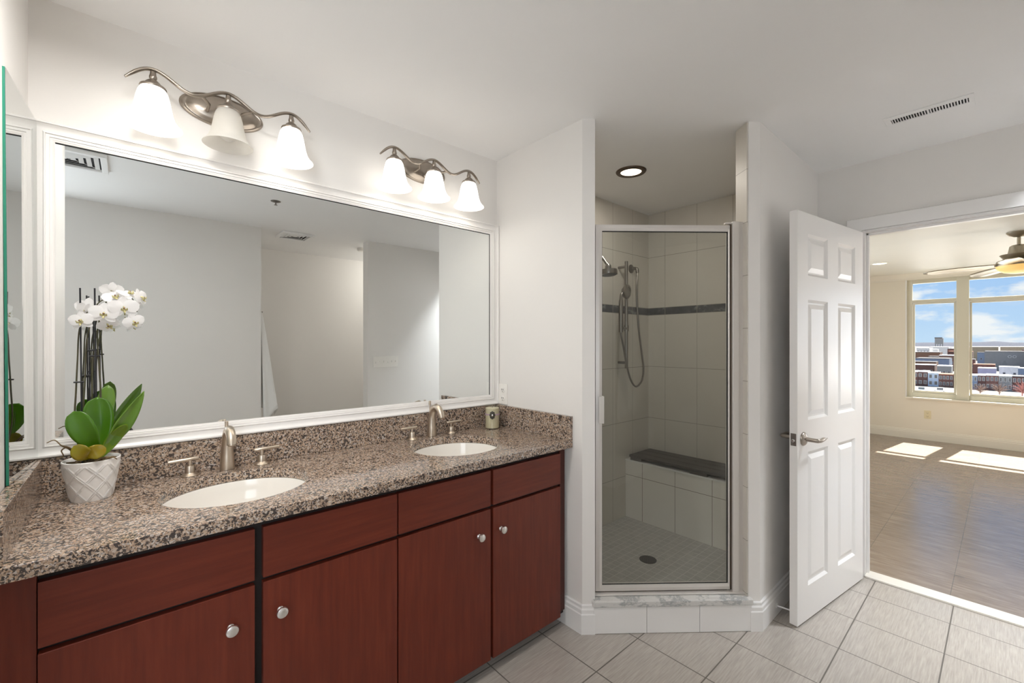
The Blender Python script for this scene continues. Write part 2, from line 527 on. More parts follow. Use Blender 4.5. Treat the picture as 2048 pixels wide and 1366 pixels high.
    def build(s, name, mat, parent=None, smooth=None, bevel=0.0, segs=2, thick=0.0, sub=0, local=False):
        me = bpy.data.meshes.new(name)
        me.from_pydata([tuple(p) for p in s.v], [], s.f)
        me.validate()
        b = bmesh.new()
        b.from_mesh(me)
        bmesh.ops.recalc_face_normals(b, faces=b.faces)
        b.to_mesh(me)
        b.free()
        for m in (mat if isinstance(mat, (list, tuple)) else [mat]):
            me.materials.append(m)
        o = bpy.data.objects.new(name, me)
        COL.objects.link(o)
        if parent is not None:
            o.parent = parent
            if not local:
                o.matrix_parent_inverse = world_of(parent).inverted()
        if smooth is not None:
            for p in me.polygons:
                p.use_smooth = True
            me.set_sharp_from_angle(angle=R(smooth))
        if thick:
            md = o.modifiers.new('thickness', 'SOLIDIFY')
            md.thickness = thick
            md.offset = 0
        if sub:
            md = o.modifiers.new('smoothing', 'SUBSURF')
            md.levels = md.render_levels = sub
        if bevel:
            md = o.modifiers.new('bevel', 'BEVEL')
            md.width = bevel
            md.segments = segs
            md.limit_method = 'ANGLE'
            md.angle_limit = R(40)
        return o
def world_of(o):
    m = Matrix.LocRotScale(o.location, o.rotation_euler, o.scale)
    if o.parent is not None:
        m = world_of(o.parent) @ o.matrix_parent_inverse @ m
    return m
def tag(o, label, cat, group=None, kind=None):
    if label: o['label'] = label
    if cat: o['category'] = cat
    if group: o['group'] = group
    if kind: o['kind'] = kind
    return o
def thing(name, label, cat, loc=(0, 0, 0), rotz=0.0, group=None):
    o = bpy.data.objects.new(name, None)
    COL.objects.link(o)
    o.empty_display_size = 0.05
    o.location = loc
    o.rotation_euler = (0, 0, rotz)
    return tag(o, label, cat, group)
def struct(name, mb, mat, **k):
    o = mb.build(name, mat, **k)
    o['kind'] = 'structure'
    return o
def copy_tree(o, parent=None):
    c = o.copy()
    COL.objects.link(c)
    if parent is not None:
        c.parent = parent
    for ch in list(o.children):
        copy_tree(ch, c)
    return c
def Rx(a): return Matrix.Rotation(R(a), 4, 'X')
def Ry(a): return Matrix.Rotation(R(a), 4, 'Y')
def Rz(a): return Matrix.Rotation(R(a), 4, 'Z')
def T(x, y, z): return Matrix.Translation((x, y, z))

# ================================================================== ROOM SHELL
CEIL = 2.44
YM = 1.967            # mirror wall
XL, XP, XF = -0.229, 1.617, 3.25   # left wall, partition, door wall
A = Vector((1.617, 1.328)); B = Vector((2.275, 0.778))
dS = (B - A).normalized(); nS = Vector((dS.y, -dS.x))   # along the shower front, and towards the room
def fp(s_, off=0.0):
    q = A + dS * s_ + nS * off
    return (q.x, q.y)

struct('floor', MB().box(-2.1, 3.262, -1.75, 2.05, -0.08, 0.0), floor_m)
struct('floor.001', MB().box(3.335, 8.7, -4.2, 2.6, -0.08, 0.0), plank_m)
struct('ceiling', MB().box(-2.1, 3.36, -1.75, 2.07, CEIL, CEIL + 0.1), ceil_m)
struct('ceiling.001', MB().box(3.36, 8.7, -4.2, 2.6, 2.38, 2.48), bed_ceil_m)
struct('wall_mirror', MB().box(-0.33, 1.72, YM, 2.07, 0, CEIL), wall_m)
struct('wall_left', MB().prism([(-0.33, 0.93), (XL, 0.93), (XL, YM), (-0.33, YM)], 0, CEIL), wall_m)
struct('wall_left_return', MB().box(-2.0, -0.33, 0.93, 1.03, 0, CEIL), wall_m)
struct('wall_window', MB().box(-2.1, -2.0, -0.75, 1.03, 0, CEIL), wall_m)
mb = MB()
mb.box(-2.0, -1.25, -0.75, -0.60, 0, CEIL); mb.box(-0.35, 0.80, -0.75, -0.60, 0, CEIL)
mb.box(-1.25, -0.35, -0.75, -0.60, 0, 0.80); mb.box(-1.25, -0.35, -0.75, -0.60, 2.10, CEIL)  # window opening made up for the rear fill light
struct('wall_rear', mb, wall_m)
struct('wall_alcove_left', MB().box(0.80, 0.916, -1.7, -0.60, 0, CEIL), wall_m)
struct('wall_alcove_back', MB().box(0.916, 3.25, -1.72, -1.60, 0, CEIL), wall_m)
struct('wall_switch', MB().box(1.868, 3.25, -0.578, -0.458, 0, CEIL), wall_m)
struct('wall_partition', MB().prism([(1.617, YM), A[:], fp(0.061), (1.73, 1.37), (1.73, YM)], 0, CEIL), wall_m)
P0 = Vector(fp(0.802))
struct('wall_corridor', MB().prism([P0[:], B[:], (3.25, 0.778), (3.25, 0.889), (2.29, 0.889)], 0, CEIL), wall_m)
mb = MB()
mb.box(3.25, 3.35, 0.558, 0.889, 0, CEIL); mb.box(3.25, 3.35, -1.72, -0.265, 0, CEIL)
mb.box(3.25, 3.35, -0.265, 0.558, 2.045, CEIL)
struct('wall_door', mb, wall_m)
struct('wall_shower_back', MB().box(1.73, 3.36, 1.965, 2.07, 0, CEIL), tile_x_m)
struct('wall_shower_side', MB().box(3.25, 3.35, 0.889, 1.965, 0, CEIL), tile_y_m)
# tile returns on the two sides of the shower opening
q = (Vector((2.29, 0.889)) - P0)
o2 = Vector((-q.y, q.x)).normalized() * 0.006
struct('trim_1', MB().prism([(P0 + q * 0.05)[:], (P0 + q)[:], (P0 + q + o2)[:], (P0 + q * 0.05 + o2)[:]], 0.0, CEIL - 0.001), tile_h_m)
struct('wall_shower_inner', MB().box(2.29, 3.249, 0.889, 0.895, 0, CEIL - 0.001), tile_x_m)
struct('wall_shower_partition', MB().box(1.73, 1.736, 1.372, 1.964, 0, CEIL - 0.001), tile_y_m)
struct('floor_shower', MB().prism([fp(0.06, -0.10), fp(0.80, -0.10), (2.33, 0.896), (3.249, 0.896), (3.249, 1.964), (1.737, 1.964), (1.737, 1.40)], 0.001, 0.022), mosaic_m)

# bedroom walls
XW = 8.5
mb = MB()
mb.box(XW, XW + 0.16, -4.2, -3.4, 0, 2.4); mb.box(XW, XW + 0.16, 0.946, 2.6, 0, 2.4)
mb.box(XW, XW + 0.16, -3.4, 0.946, 0, 0.575); mb.box(XW, XW + 0.16, -3.4, 0.946, 2.30, 2.4)
mb.box(XW, XW + 0.16, -1.35, -0.95, 0.575, 2.30)
struct('wall_bedroom_window', mb, bed_wall_m)
mb = MB()
mb.box(3.35, 5.0, 2.45, 2.6, 0, 2.4); mb.box(6.8, 8.66, 2.45, 2.6, 0, 2.4); mb.box(5.0, 6.8, 2.45, 2.6, 0, 0.72); mb.box(5.0, 6.8, 2.45, 2.6, 2.2, 2.4)
struct('wall_bedroom_left', mb, bed_wall_m)
struct('wall_bedroom_right', MB().box(3.35, 8.66, -4.3, -4.2, 0, 2.4), bed_wall_m)
mb = MB()
mb.box(3.35, 3.36, 0.558, 2.45, 0, 2.4); mb.box(3.35, 3.36, -4.2, -0.265, 0, 2.4); mb.box(3.35, 3.36, -0.265, 0.558, 2.045, 2.4)
struct('wall_bedroom_door', mb, bed_wall_m)

# baseboards
bp = [(0.0, 0.0), (0.016, 0.0), (0.016, 0.092), (0.013, 0.097), (0.013, 0.113), (0.008, 0.12), (0.008, 0.132), (0.004, 0.136), (0.0, 0.136)]
struct('baseboard_left', MB().sweep([fp(0.058), A[:], (XP, 1.50)][::-1], [(-a if False else a, b) for a, b in bp]), trim_m, smooth=25)
struct('baseboard_right', MB().sweep([(fp(0.805)), B[:], (3.249, 0.778)], bp), trim_m, smooth=25)
struct('baseboard_far', MB().sweep([(XW, 2.45), (XW, -4.2)], bp), bed_trim_m, smooth=25)
# bedroom crown moulding over the window
cp = [(0.0, -0.09), (0.012, -0.088), (0.016, -0.07), (0.035, -0.045), (0.065, -0.022), (0.075, -0.008), (0.085, 0.0), (0.0, 0.0)]
struct('trim_2', MB().sweep([(XW, 2.45), (XW, -4.2)], cp, 2.379), bed_trim_m, smooth=30)

# door casing, jamb, threshold
mb = MB()
csp = [(0.0, 0.0), (0.0, 0.011), (0.018, 0.014), (0.03, 0.017), (0.055, 0.019), (0.068, 0.019), (0.072, 0.012), (0.072, 0.0)]
y0, y1, zt = -0.265, 0.558, 2.04
vs, fs = [], []
for w_, h_ in csp:     # w from the opening outwards, h out of the wall
    vs += [(XF - h_, y1 + w_, 0.0), (XF - h_, y1 + w_, zt + w_), (XF - h_, y0 - w_, zt + w_), (XF - h_, y0 - w_, 0.0)]
for i in range(len(csp) - 1):
    for k in range(3):
        fs.append((i * 4 + k, i * 4 + k + 1, (i + 1) * 4 + k + 1, (i + 1) * 4 + k))
mb.add(vs, fs)
struct('trim_3', mb, trim_m, smooth=30)
mb = MB()
mb.box(3.252, 3.36, y1 - 0.013, y1, 0, zt); mb.box(3.252, 3.36, y0, y0 + 0.013, 0, zt); mb.box(3.252, 3.36, y0 + 0.013, y1 - 0.013, zt - 0.013, zt)
mb.box(3.292, 3.325, y0 + 0.013, y1 - 0.013, zt - 0.025, zt - 0.013); mb.box(3.292, 3.325, y1 - 0.025, y1 - 0.013, 0.012, zt - 0.013)
struct('trim_4', mb, trim_m, bevel=0.0015)
struct('trim_5', MB().box(3.238, 3.336, y0 + 0.013, y1 - 0.013, 0.0, 0.012), thresh_m, bevel=0.003)

# shower curb
mb = MB()
def slab(mb, s0, s1, o0, o1, z0, z1):
    return mb.prism([fp(s0, o0), fp(s0, o1), fp(s1, o1), fp(s1, o0)][::-1], z0, z1)
slab(mb, 0.052, 0.808, 0.008, -0.10, 0, 0.128)
curb = struct('trim_6', mb, plain('curb_grout', (0.52, 0.49, 0.45), 0.8, 0.05))
for k, (s0, s1) in enumerate(((0.052, 0.304), (0.306, 0.558), (0.560, 0.810))):
    slab(MB(), s0, s1, 0.014, 0.008, 0.002, 0.126).build('curb_tile', curb_tile_m, curb, bevel=0.001)
slab(MB(), 0.046, 0.815, 0.022, -0.105, 0.128, 0.158).build('curb_cap', marble_m, curb, bevel=0.006, segs=3)

# ================================================================== VANITY
van = thing('vanity_cabinet', 'long dark cherry double vanity cabinet with flat slab fronts under the granite', 'cabinet', (0.69, 1.70, 0))
mb = MB()
YB = 1.434
mb.box(-0.226, 1.600, YB, YB + 0.018, 0.055, 0.868)       # face
mb.box(-0.226, -0.208, YB + 0.018, 1.960, 0.055, 0.868)
mb.box(1.582, 1.600, YB + 0.018, 1.960, 0.055, 0.868)
mb.box(-0.208, 1.582, YB + 0.018, 1.960, 0.055, 0.073)
mb.box(-0.208, 1.582, 1.948, 1.960, 0.073, 0.868)
mb.build('carcass', carcass_m, van)
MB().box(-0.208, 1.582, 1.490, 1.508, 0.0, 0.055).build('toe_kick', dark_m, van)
MB().box(-0.226, -0.152, 1.418, YB, 0.055, 0.866).build('filler_panel', cherry_v, van, bevel=0.001)
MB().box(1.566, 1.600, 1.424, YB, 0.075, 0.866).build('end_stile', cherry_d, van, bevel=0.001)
XE = [(-0.150, 0.270), (0.291, 0.708), (0.7135, 1.128), (1.141, 1.556)]
KX = [0.212, 0.336, 1.066, 1.182]
for i, (xa, xb) in enumerate(XE):
    MB().box(xa, xb, 1.411, YB - 0.001, 0.700, 0.846).build('drawer_front', cherry_h, van, bevel=0.0012)
    d = MB().box(xa, xb, 1.411, YB - 0.001, 0.060 if i < 3 else 0.060, 0.687).build('door', cherry_v, van, bevel=0.0012)
    mb = MB()
    mb.M = T(KX[i], 1.411, 0.592) @ Rx(90)
    mb.lathe([(0.009, 0.0), (0.009, 0.002), (0.0055, 0.005), (0.0055, 0.012), (0.009, 0.016), (0.0155, 0.019), (0.016, 0.022), (0.0145, 0.026), (0.009, 0.0285), (0.002, 0.029)], 28)
    mb.build('knob', knob_m, d, smooth=40)

# granite worktop with two oval cut-outs
SINKS = [(0.275, 1.676), (1.137, 1.676)]
SA, SB = 0.210, 0.188
top = thing('granite_worktop', 'speckled brown granite worktop with two oval sink cut-outs and splashes', 'worktop', (0.69, 1.67, 0.87))
def worktop():
    mb = MB()
    x0, x1, y0, y1, z0, z1 = -0.227, 1.616, 1.385, 1.966, 0.870, 0.905
    cells = [(-0.02, 0.57, SINKS[0]), (0.84, 1.43, SINKS[1])]
    xs = [x0]
    N = 96
    rects = []
    prev = x0
    for xa, xb, c in cells:
        rects.append((prev, xa)); prev = xb
    rects.append((prev, x1))
    V = []; F = []; idx = {}
    def vid(x, y, z):
        k = (round(x, 5), round(y, 5), round(z, 5))
        if k not in idx:
            idx[k] = len(V); V.append((x, y, z))
        return idx[k]
    ring_pts = {}
    for xa, xb, (cx, cy) in cells:
        inner, outer = [], []
        for k in range(N):
            a = 2 * math.pi * k / N
            ix, iy = cx + SA * math.cos(a), cy + SB * math.sin(a)
            inner.append((ix, iy))
            dx, dy = math.cos(a), math.sin(a)
            t = min(((xb - cx) / dx if dx > 1e-9 else (xa - cx) / dx if dx < -1e-9 else 9e9),
                    ((y1 - cy) / dy if dy > 1e-9 else (y0 - cy) / dy if dy < -1e-9 else 9e9))
            outer.append([cx + dx * t, cy + dy * t])
        for c in ((xa, y0), (xb, y0), (xa, y1), (xb, y1)):
            j = min(range(N), key=lambda q_: (outer[q_][0] - c[0]) ** 2 + (outer[q_][1] - c[1]) ** 2)
            outer[j] = list(c)
        for k in range(N):
            k2 = (k + 1) % N
            for z, fl in ((z1, False), (z0, True)):
                q_ = [vid(*inner[k], z), vid(*outer[k], z), vid(*outer[k2], z), vid(*inner[k2], z)]
                F.append(tuple(q_[::-1] if fl else q_))
            F.append((vid(*inner[k], z0), vid(*inner[k], z1), vid(*inner[k2], z1), vid(*inner[k2], z0)))
            for ye in (y0, y1):
                if abs(outer[k][1] - ye) < 1e-6 and abs(outer[k2][1] - ye) < 1e-6:
                    F.append((vid(*outer[k], z0), vid(*outer[k2], z0), vid(*outer[k2], z1), vid(*outer[k], z1)))
        ring_pts[xa] = sorted({p[1] for p in map(tuple, outer) if abs(p[0] - xa) < 1e-6})
        ring_pts[xb] = sorted({p[1] for p in map(tuple, outer) if abs(p[0] - xb) < 1e-6})
    for xa, xb in rects:
        ya = ring_pts.get(xa, [y0, y1]); yb = ring_pts.get(xb, [y0, y1])
        loop = [(xa, y) for y in ya[::-1]] + [(xb, y) for y in yb]
        F.append(tuple(vid(x, y, z1) for x, y in loop))
        F.append(tuple(vid(x, y, z0) for x, y in loop[::-1]))
        for ye in (y0, y1):
            F.append((vid(xa, ye, z0), vid(xb, ye, z0), vid(xb, ye, z1), vid(xa, ye, z1)))
    F.append((vid(x0, y0, z0), vid(x0, y1, z0), vid(x0, y1, z1), vid(x0, y0, z1)))
    F.append((vid(x1, y0, z0), vid(x1, y1, z0), vid(x1, y1, z1), vid(x1, y0, z1)))
    mb.add(V, F)
    return mb
worktop().build('slab', granite_m, top, bevel=0.0025)
MB().box(-0.227, 1.616, 1.9475, 1.966, 0.905, 1.021).build('backsplash', granite_m, top, bevel=0.0015)
MB().box(-0.227, -0.1975, 1.392, 1.9475, 0.905, 1.021).build('side_splash', granite_m, top, bevel=0.0015)
MB().box(1.5965, 1.616, 1.386, 1.9475, 0.905, 1.021).build('side_splash', granite_m, top, bevel=0.0015)

# sinks
def sink(cx, cy, label):
    t = thing('undermount_sink', label, 'sink', (cx, cy, 0.72), 0, 'white oval undermount sinks')
    mb = MB()
    mb.M = T(cx, cy, 0)
    prof = [(1.06, 0.8695), (0.995, 0.8695), (0.985, 0.862), (0.965, 0.84), (0.92, 0.805), (0.83, 0.772), (0.68, 0.748), (0.48, 0.735), (0.25, 0.729), (0.10, 0.727)]
    inner = [(r, z) for r, z in prof]
    outer = [(r + 0.03, z - 0.012) for r, z in prof[::-1][:-1]] + [(1.06, 0.858)]
    mb.lathe(inner, 72, SA, SB, cap0=False, cap1=True)
    mb.lathe(outer + [(1.06, 0.8695)], 72, SA, SB, cap0=True, cap1=False)
    mb.build('basin', porcelain_m, t, smooth=50)
    mb = MB(); mb.M = T(cx, cy, 0)
    mb.lathe([(0.024, 0.7275), (0.024, 0.7305), (0.018, 0.7315), (0.016, 0.729), (0.004, 0.729)], 28)
    mb.build('drain', chrome_m, t, smooth=40)
sink(*SINKS[0], 'white oval undermount sink nearer the orchid at the left of the worktop')
sink(*SINKS[1], 'white oval undermount sink nearer the candle at the right of the worktop')

# faucets
def faucet(cx, label):
    y = 1.921
    t = thing('widespread_faucet', label, 'faucet', (cx, y, 0.9056), 0, 'brushed nickel widespread faucets')
    mb = MB()
    pts = [(0, 0, 0), (0, 0, 0.004), (0, 0, 0.05), (0, -0.001, 0.095), (0, -0.008, 0.122), (0, -0.024, 0.143), (0, -0.046, 0.152), (0, -0.068, 0.146), (0, -0.084, 0.131), (0, -0.092, 0.113), (0, -0.0945, 0.106)]
    rad = [0.0245, 0.025, 0.0215, 0.0185, 0.0175, 0.0168, 0.0162, 0.0158, 0.0155, 0.0152, 0.0148]
    mb.tube(pts, rad, 24, up=(1, 0, 0))
    sp = mb.build('spout', nickel_m, t, smooth=40, local=True)
    mb = MB()
    mb.tube([(0, -0.0943, 0.1065), (0, -0.0958, 0.1025)], [0.0115, 0.0112], 20, up=(1, 0, 0))
    mb.build('aerator', nickel_m, t, smooth=40, local=True)
    mb = MB()
    mb.M = T(0, 0.017, 0)
    mb.lathe([(0.0028, 0.12), (0.0028, 0.155), (0.006, 0.1555), (0.006, 0.175), (0.005, 0.176)], 16)
    mb.build('lift_rod', nickel_m, t, smooth=40, local=True)
    for sgn in (-1, 1):
        mb = MB()
        mb.M = T(sgn * 0.113, -0.006, 0)
        mb.lathe([(0.027, 0.0), (0.027, 0.003), (0.023, 0.006), (0.016, 0.009), (0.0145, 0.011), (0.0145, 0.034), (0.0135, 0.0355), (0.006, 0.036), (0.0055, 0.036), (0.0055, 0.055)], 28)
        v_ = mb.build('handle_base', nickel_m, t, smooth=35, local=True)
        mb = MB()
        mb.M = T(sgn * 0.113, -0.006, 0.0575)
        x0, x1 = (-0.062, 0.026) if sgn < 0 else (-0.026, 0.062)
        mb.tube([(x0, 0.004 * sgn, -0.001), (x0 + 0.002, 0.004 * sgn, -0.001), (0, 0, 0), (x1 - 0.002, 0, 0.001), (x1, 0, 0.001)], [0.0055, 0.0065, 0.0065, 0.0065, 0.0055], 16)
        mb.build('lever', nickel_m, v_, smooth=40, local=True)
    return t
faucet(0.277, 'brushed nickel faucet with two lever handles behind the sink nearer the orchid')
faucet(1.152, 'brushed nickel faucet with two lever handles behind the sink nearer the candle')

# ------------------------------------------------------------------ mirrors
mir = thing('vanity_mirror', 'wide wall mirror in a white moulded frame above the double vanity', 'mirror', (0.69, 1.96, 1.54))
prof = [(0.0, 0.0), (0.0, 0.021), (0.003, 0.025), (0.0075, 0.025), (0.009, 0.0215), (0.014, 0.0175), (0.022, 0.0145), (0.030, 0.0145), (0.0335, 0.017), (0.0355, 0.017), (0.0365, 0.0135), (0.0445, 0.0135), (0.0455, 0.0105), (0.0500, 0.0105), (0.0525, 0.0085), (0.0560, 0.0075), (0.0560, 0.0035)]
MB().rect_frame(-0.2275, 1.6165, 1.0225, 2.058, prof, YM - 0.0005).build('frame', frame_m, mir, smooth=25)
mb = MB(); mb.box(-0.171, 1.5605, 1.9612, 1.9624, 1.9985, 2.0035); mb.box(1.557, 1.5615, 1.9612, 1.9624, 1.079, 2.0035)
mb.build('lip_reflection_strip', dark_m, mir)  # dark strips painted in for the frame lip's reflection in the glass
MB().box(-0.20, 1.59, 1.9625, 1.9655, 1.05, 2.03).build('mirror_glass', mirror_m, mir)
# frameless mirror on the left wall
lm = thing('side_mirror', 'frameless mirror panel with green glass edge on the left wall above the side splash', 'mirror', (-0.22, 1.8, 1.53))
def quad_prism(mb, a, b, c, d, off):
    a, b, c, d, off = map(Vector, (a, b, c, d, off))
    return mb.add([a, b, c, d, a + off, b + off, c + off, d + off], [(0, 1, 2, 3), (7, 6, 5, 4), (0, 4, 5, 1), (1, 5, 6, 2), (2, 6, 7, 3), (3, 7, 4, 0)])
la, lb, lc, ld = (-0.2215, 1.632, 1.0225), (-0.2055, 1.938, 1.0225), (-0.2085, 1.938, 2.046), (-0.2245, 1.604, 2.046)
quad_prism(MB(), la, lb, lc, ld, (-0.005, 0, 0)).build('glass_edge', edge_m, lm)
e = Vector((0.0006, -0.0002, 0))
MB().add([Vector(la) + e, Vector(lb) + e, Vector(lc) + e, Vector(ld) + e], [(0, 1, 2, 3)]).build('mirror_face', mirror_m, lm, thick=0.0002)

# ------------------------------------------------------------------ vanity lights
def vanity_light(cx, label, lit):
    zc = 2.249
    t = thing('vanity_light', label, 'wall light', (cx, YM, zc), 0, 'three-lamp lights above the mirror')
    mb = MB(); mb.M = Rx(90)
    mb.lathe([(1.0, 0.0), (1.0, 0.006), (0.975, 0.010), (0.93, 0.012), (0.885, 0.010), (0.85, 0.011), (0.80, 0.016), (0.68, 0.021), (0.5, 0.0245), (0.25, 0.0265), (0.05, 0.027)], 64, 0.134, 0.060)
    mb.build('back_plate', pewter_m, t, smooth=35, local=True)
    pts = []
    rad = []
    n = 72
    for i in range(n + 1):
        dx = -0.278 + 0.556 * i / n
        z = 0.002 + 0.0215 * math.cos(2 * math.pi * dx / 0.207)
        if abs(dx) > 0.222:
            k = (abs(dx) - 0.222) / 0.056
            z -= 0.016 * k * k
        pts.append((dx, -0.118, z))
        rad.append(0.0092 if 3 < i < n - 3 else 0.0055 + 0.0012 * min(i, n - i))
    mb = MB()
    mb.tube(pts, rad, 14, sx=0.8, sy=0.62, up=(0, 0, 1))
    mb.build('arm', pewter_m, t, smooth=50, local=True)
    for dx in (-0.052, 0.052):
        mb = MB()
        mb.tube([(dx, -0.020, -0.018), (dx, -0.024, -0.018), (dx, -0.070, -0.014), (dx * 1.5, -0.113, -0.010)], [0.0085, 0.0055, 0.0055, 0.0055], 12)
        mb.build('support_post', pewter_m, t, smooth=50, local=True)
    mb = MB(); mb.M = T(0, -0.026, -0.03) @ Rx(90)
    mb.lathe([(0.004, 0.0), (0.008, 0.003), (0.008, 0.008), (0.004, 0.012)], 16)
    mb.build('finial', pewter_m, t, smooth=50, local=True)
    for k, dx in enumerate((-0.209, 0.0, 0.209)):
        M0 = T(dx, -0.118, 0)
        mb = MB(); mb.M = M0
        mb.lathe([(0.0075, 0.016), (0.0085, 0.006), (0.0105, 0.0), (0.0105, -0.006), (0.008, -0.010), (0.0135, -0.014), (0.019, -0.019), (0.0235, -0.026), (0.029, -0.031), (0.0345, -0.033), (0.036, -0.037), (0.0345, -0.041), (0.030, -0.041)], 32)
        mb.build('socket_cup', pewter_m, t, smooth=35, local=True)
        mb = MB(); mb.M = M0
        mb.lathe([(0.0335, -0.0405), (0.0395, -0.052), (0.0445, -0.072), (0.0485, -0.095), (0.0530, -0.118), (0.0595, -0.138), (0.0695, -0.153), (0.0770, -0.160), (0.0785, -0.1635), (0.0765, -0.1635), (0.0675, -0.1555), (0.0570, -0.139), (0.0505, -0.117), (0.0460, -0.094), (0.0420, -0.072), (0.0370, -0.053), (0.0315, -0.0435)], 48, cap0=False, cap1=False)
        sh = mb.build('lamp_shade', lit_m if lit[k] else unlit_m, t, smooth=40, local=True)
        if not lit[k]:
            sh['label'] = 'unlit alabaster glass shade'
        mb = MB(); mb.M = M0
        mb.lathe([(0.012, -0.045), (0.013, -0.07), (0.022, -0.09), (0.029, -0.108), (0.029, -0.122), (0.023, -0.137), (0.012, -0.145), (0.002, -0.147)], 24)
        mb.build('bulb', bulb_on_m if lit[k] else bulb_off_m, sh, smooth=50, local=True)
        if lit[k]:
            l = light('lamp_light', 'AREA', (cx + dx, YM - 0.118, zc - 0.160), 2.4 * K['vanp'], (1.0, 0.94, 0.86), shape='DISK', size=0.09)
    return t
vanity_light(0.270, 'three-lamp pewter wall light over the nearer sink with its middle shade unlit', (1, 0, 1))
vanity_light(1.123, 'three-lamp pewter wall light over the farther sink with all shades lit', (1, 1, 1))

# outlet on the partition
def outlet(name, label, M, mat, slot):
    t = thing(name, label, 'outlet', M @ Vector((0, 0, 0)))
    mb = MB(); mb.M = M
    mb.box(-0.036, 0.036, -0.006, 0, -0.058, 0.058)
    mb.build('cover_plate', mat, t, bevel=0.002)
    for dz in (-0.024, 0.024):
        mb = MB(); mb.M = M @ T(0, -0.0065, dz) @ Rx(90)
        mb.lathe([(0.0165, 0.0), (0.0165, 0.0015), (0.0155, 0.002)], 24)
        sk = mb.build('socket', mat, t, smooth=30)
        mb = MB(); mb.M = M @ T(0, -0.0088, dz)
        mb.box(-0.0075, -0.0050, -0.0004, 0.0004, -0.002, 0.0075); mb.box(0.0050, 0.0075, -0.0004, 0.0004, -0.002, 0.0075); mb.box(-0.002, 0.002, -0.0004, 0.0004, -0.011, -0.007)
        mb.build('slot', slot, sk)
outlet('wall_outlet', 'white double wall outlet beside the mirror above the right side splash', T(XP - 0.0005, 1.905, 1.083) @ Rz(-90), plate_m, dark_m)
outlet('wall_outlet', 'ivory wall outlet under the bedroom window', T(XW - 0.0005, 0.724, 0.362) @ Rz(-90), ivory_m, dark_m)

# candle
ca = thing('jar_candle', 'cream pillar candle in a clear jar with dark medallion in the worktop corner', 'candle', (1.512, 1.878, 0.9052))
mb = MB(); mb.lathe([(0.036, 0.004), (0.0375, 0.008), (0.0375, 0.112), (0.034, 0.114), (0.002, 0.112)], 40)
mb.build('wax', wax_m, ca, smooth=40, local=True)
mb = MB(); mb.lathe([(0.037, 0.0), (0.040, 0.003), (0.040, 0.128), (0.0385, 0.128), (0.0385, 0.0035)], 40, cap1=False)
mb.build('glass_jar', jar_m, ca, smooth=40, local=True)
mb = MB(); mb.lathe([(0.0404, 0.076), (0.0409, 0.0765), (0.0409, 0.0825), (0.0404, 0.083)], 40, cap0=False, cap1=False)
mb.build('ribbon', lilac_m, ca, smooth=40, local=True)
ang = math.degrees(math.atan2(-1.878, -1.512))
mb = MB(); mb.M = Rz(ang + 90) @ T(0, -0.0405, 0.0775) @ Rx(90)
vs = [(0, 0, 0.002)]
N = 32
for ring, (sc, zz) in enumerate(((1.0, -0.001), (1.0, 0.0015), (0.62, 0.0035))):
    for k in range(N):
        a = 2 * math.pi * k / N
        r = sc * (1 + (0.07 * math.cos(8 * a) if ring < 2 else 0))
        vs.append((0.0155 * r * math.cos(a), 0.0215 * r * math.sin(a), zz - 0.0022 * (r * math.cos(a)) ** 2))
fs = []
for ring in (0, 1):
    for k in range(N):
        k2 = (k + 1) % N
        fs.append((1 + ring * N + k, 1 + ring * N + k2, 1 + (ring + 1) * N + k2, 1 + (ring + 1) * N + k))
fs.append(tuple(1 + 2 * N + k for k in range(N)))
mb.add(vs, fs)
md_ = mb.build('medallion', medal_m, ca, smooth=40, local=True)
mb = MB(); mb.M = Rz(ang + 90) @ T(0, -0.0440, 0.0775) @ Rx(90)
mb.lathe([(0.006, -0.001), (0.0055, 0.002), (0.002, 0.0032)], 16, 0.8, 1.1)
mb.build('gem', gem_m, md_, smooth=40, local=True)
mb = MB(); mb.tube([(0, 0, 0.111), (0, 0.001, 0.122)], 0.001, 6)
mb.build('wick', dark_m, ca, local=True)

# ------------------------------------------------------------------ orchid
orc = thing('potted_orchid', 'white orchid in a quilted white pot on the left end of the worktop', 'plant', (-0.083, 1.835, 0.9052))
def pot_mesh():
    mb = MB()
    n, m = 224, 60
    prof = []
    for i in range(m + 1):
        k = i / m
        prof.append((0.0455 + 0.0205 * (k ** 0.85), 0.119 * k))
    vs, fs = [], []
    for i, (r, z) in enumerate(prof):
        for k in range(n):
            a = 2 * math.pi * k / n
            u = a / (2 * math.pi) * 8
            w_ = z / 0.119 * 2.1
            bump = 0.0
            for s_ in (1, -1):
                t = (u + s_ * w_ + 0.25) % 1.0
                d_ = min(t, 1 - t)
                dd = abs(d_ - 0.065)
                bump = max(bump, max(0.0, 1 - dd / 0.036))
            if z > 0.108 or z < 0.003:
                bump = 0
            rr = r + 0.0024 * bump
            vs.append((rr * math.cos(a), rr * math.sin(a), z))
    for i in range(m):
        for k in range(n):
            k2 = (k + 1) % n
            fs.append((i * n + k, i * n + k2, (i + 1) * n + k2, (i + 1) * n + k))
    fs.append(tuple(range(n - 1, -1, -1)))
    mb.add(vs, fs)
    r1 = prof[-1][0]
    mb.lathe([(r1, 0.119), (r1 - 0.0005, 0.1205), (r1 - 0.0025, 0.121), (r1 - 0.0045, 0.119), (0.058, 0.09), (0.05, 0.08)], n, cap0=False, cap1=True)
    return mb
pot_mesh().build('pot', pot_m, orc, smooth=60, local=True)
mb = MB()
for i in range(34):
    a = random.uniform(0, 6.28); r = 0.052 * math.sqrt(random.random())
    mb.M = T(r * math.cos(a), r * math.sin(a), 0.104 + random.uniform(0, 0.007)) @ Rz(random.uniform(0, 360)) @ Rx(random.uniform(-30, 30))
    mb.box(-0.009, 0.009, -0.006, 0.006, -0.004, 0.004)
mb.M = Matrix.Identity(4)
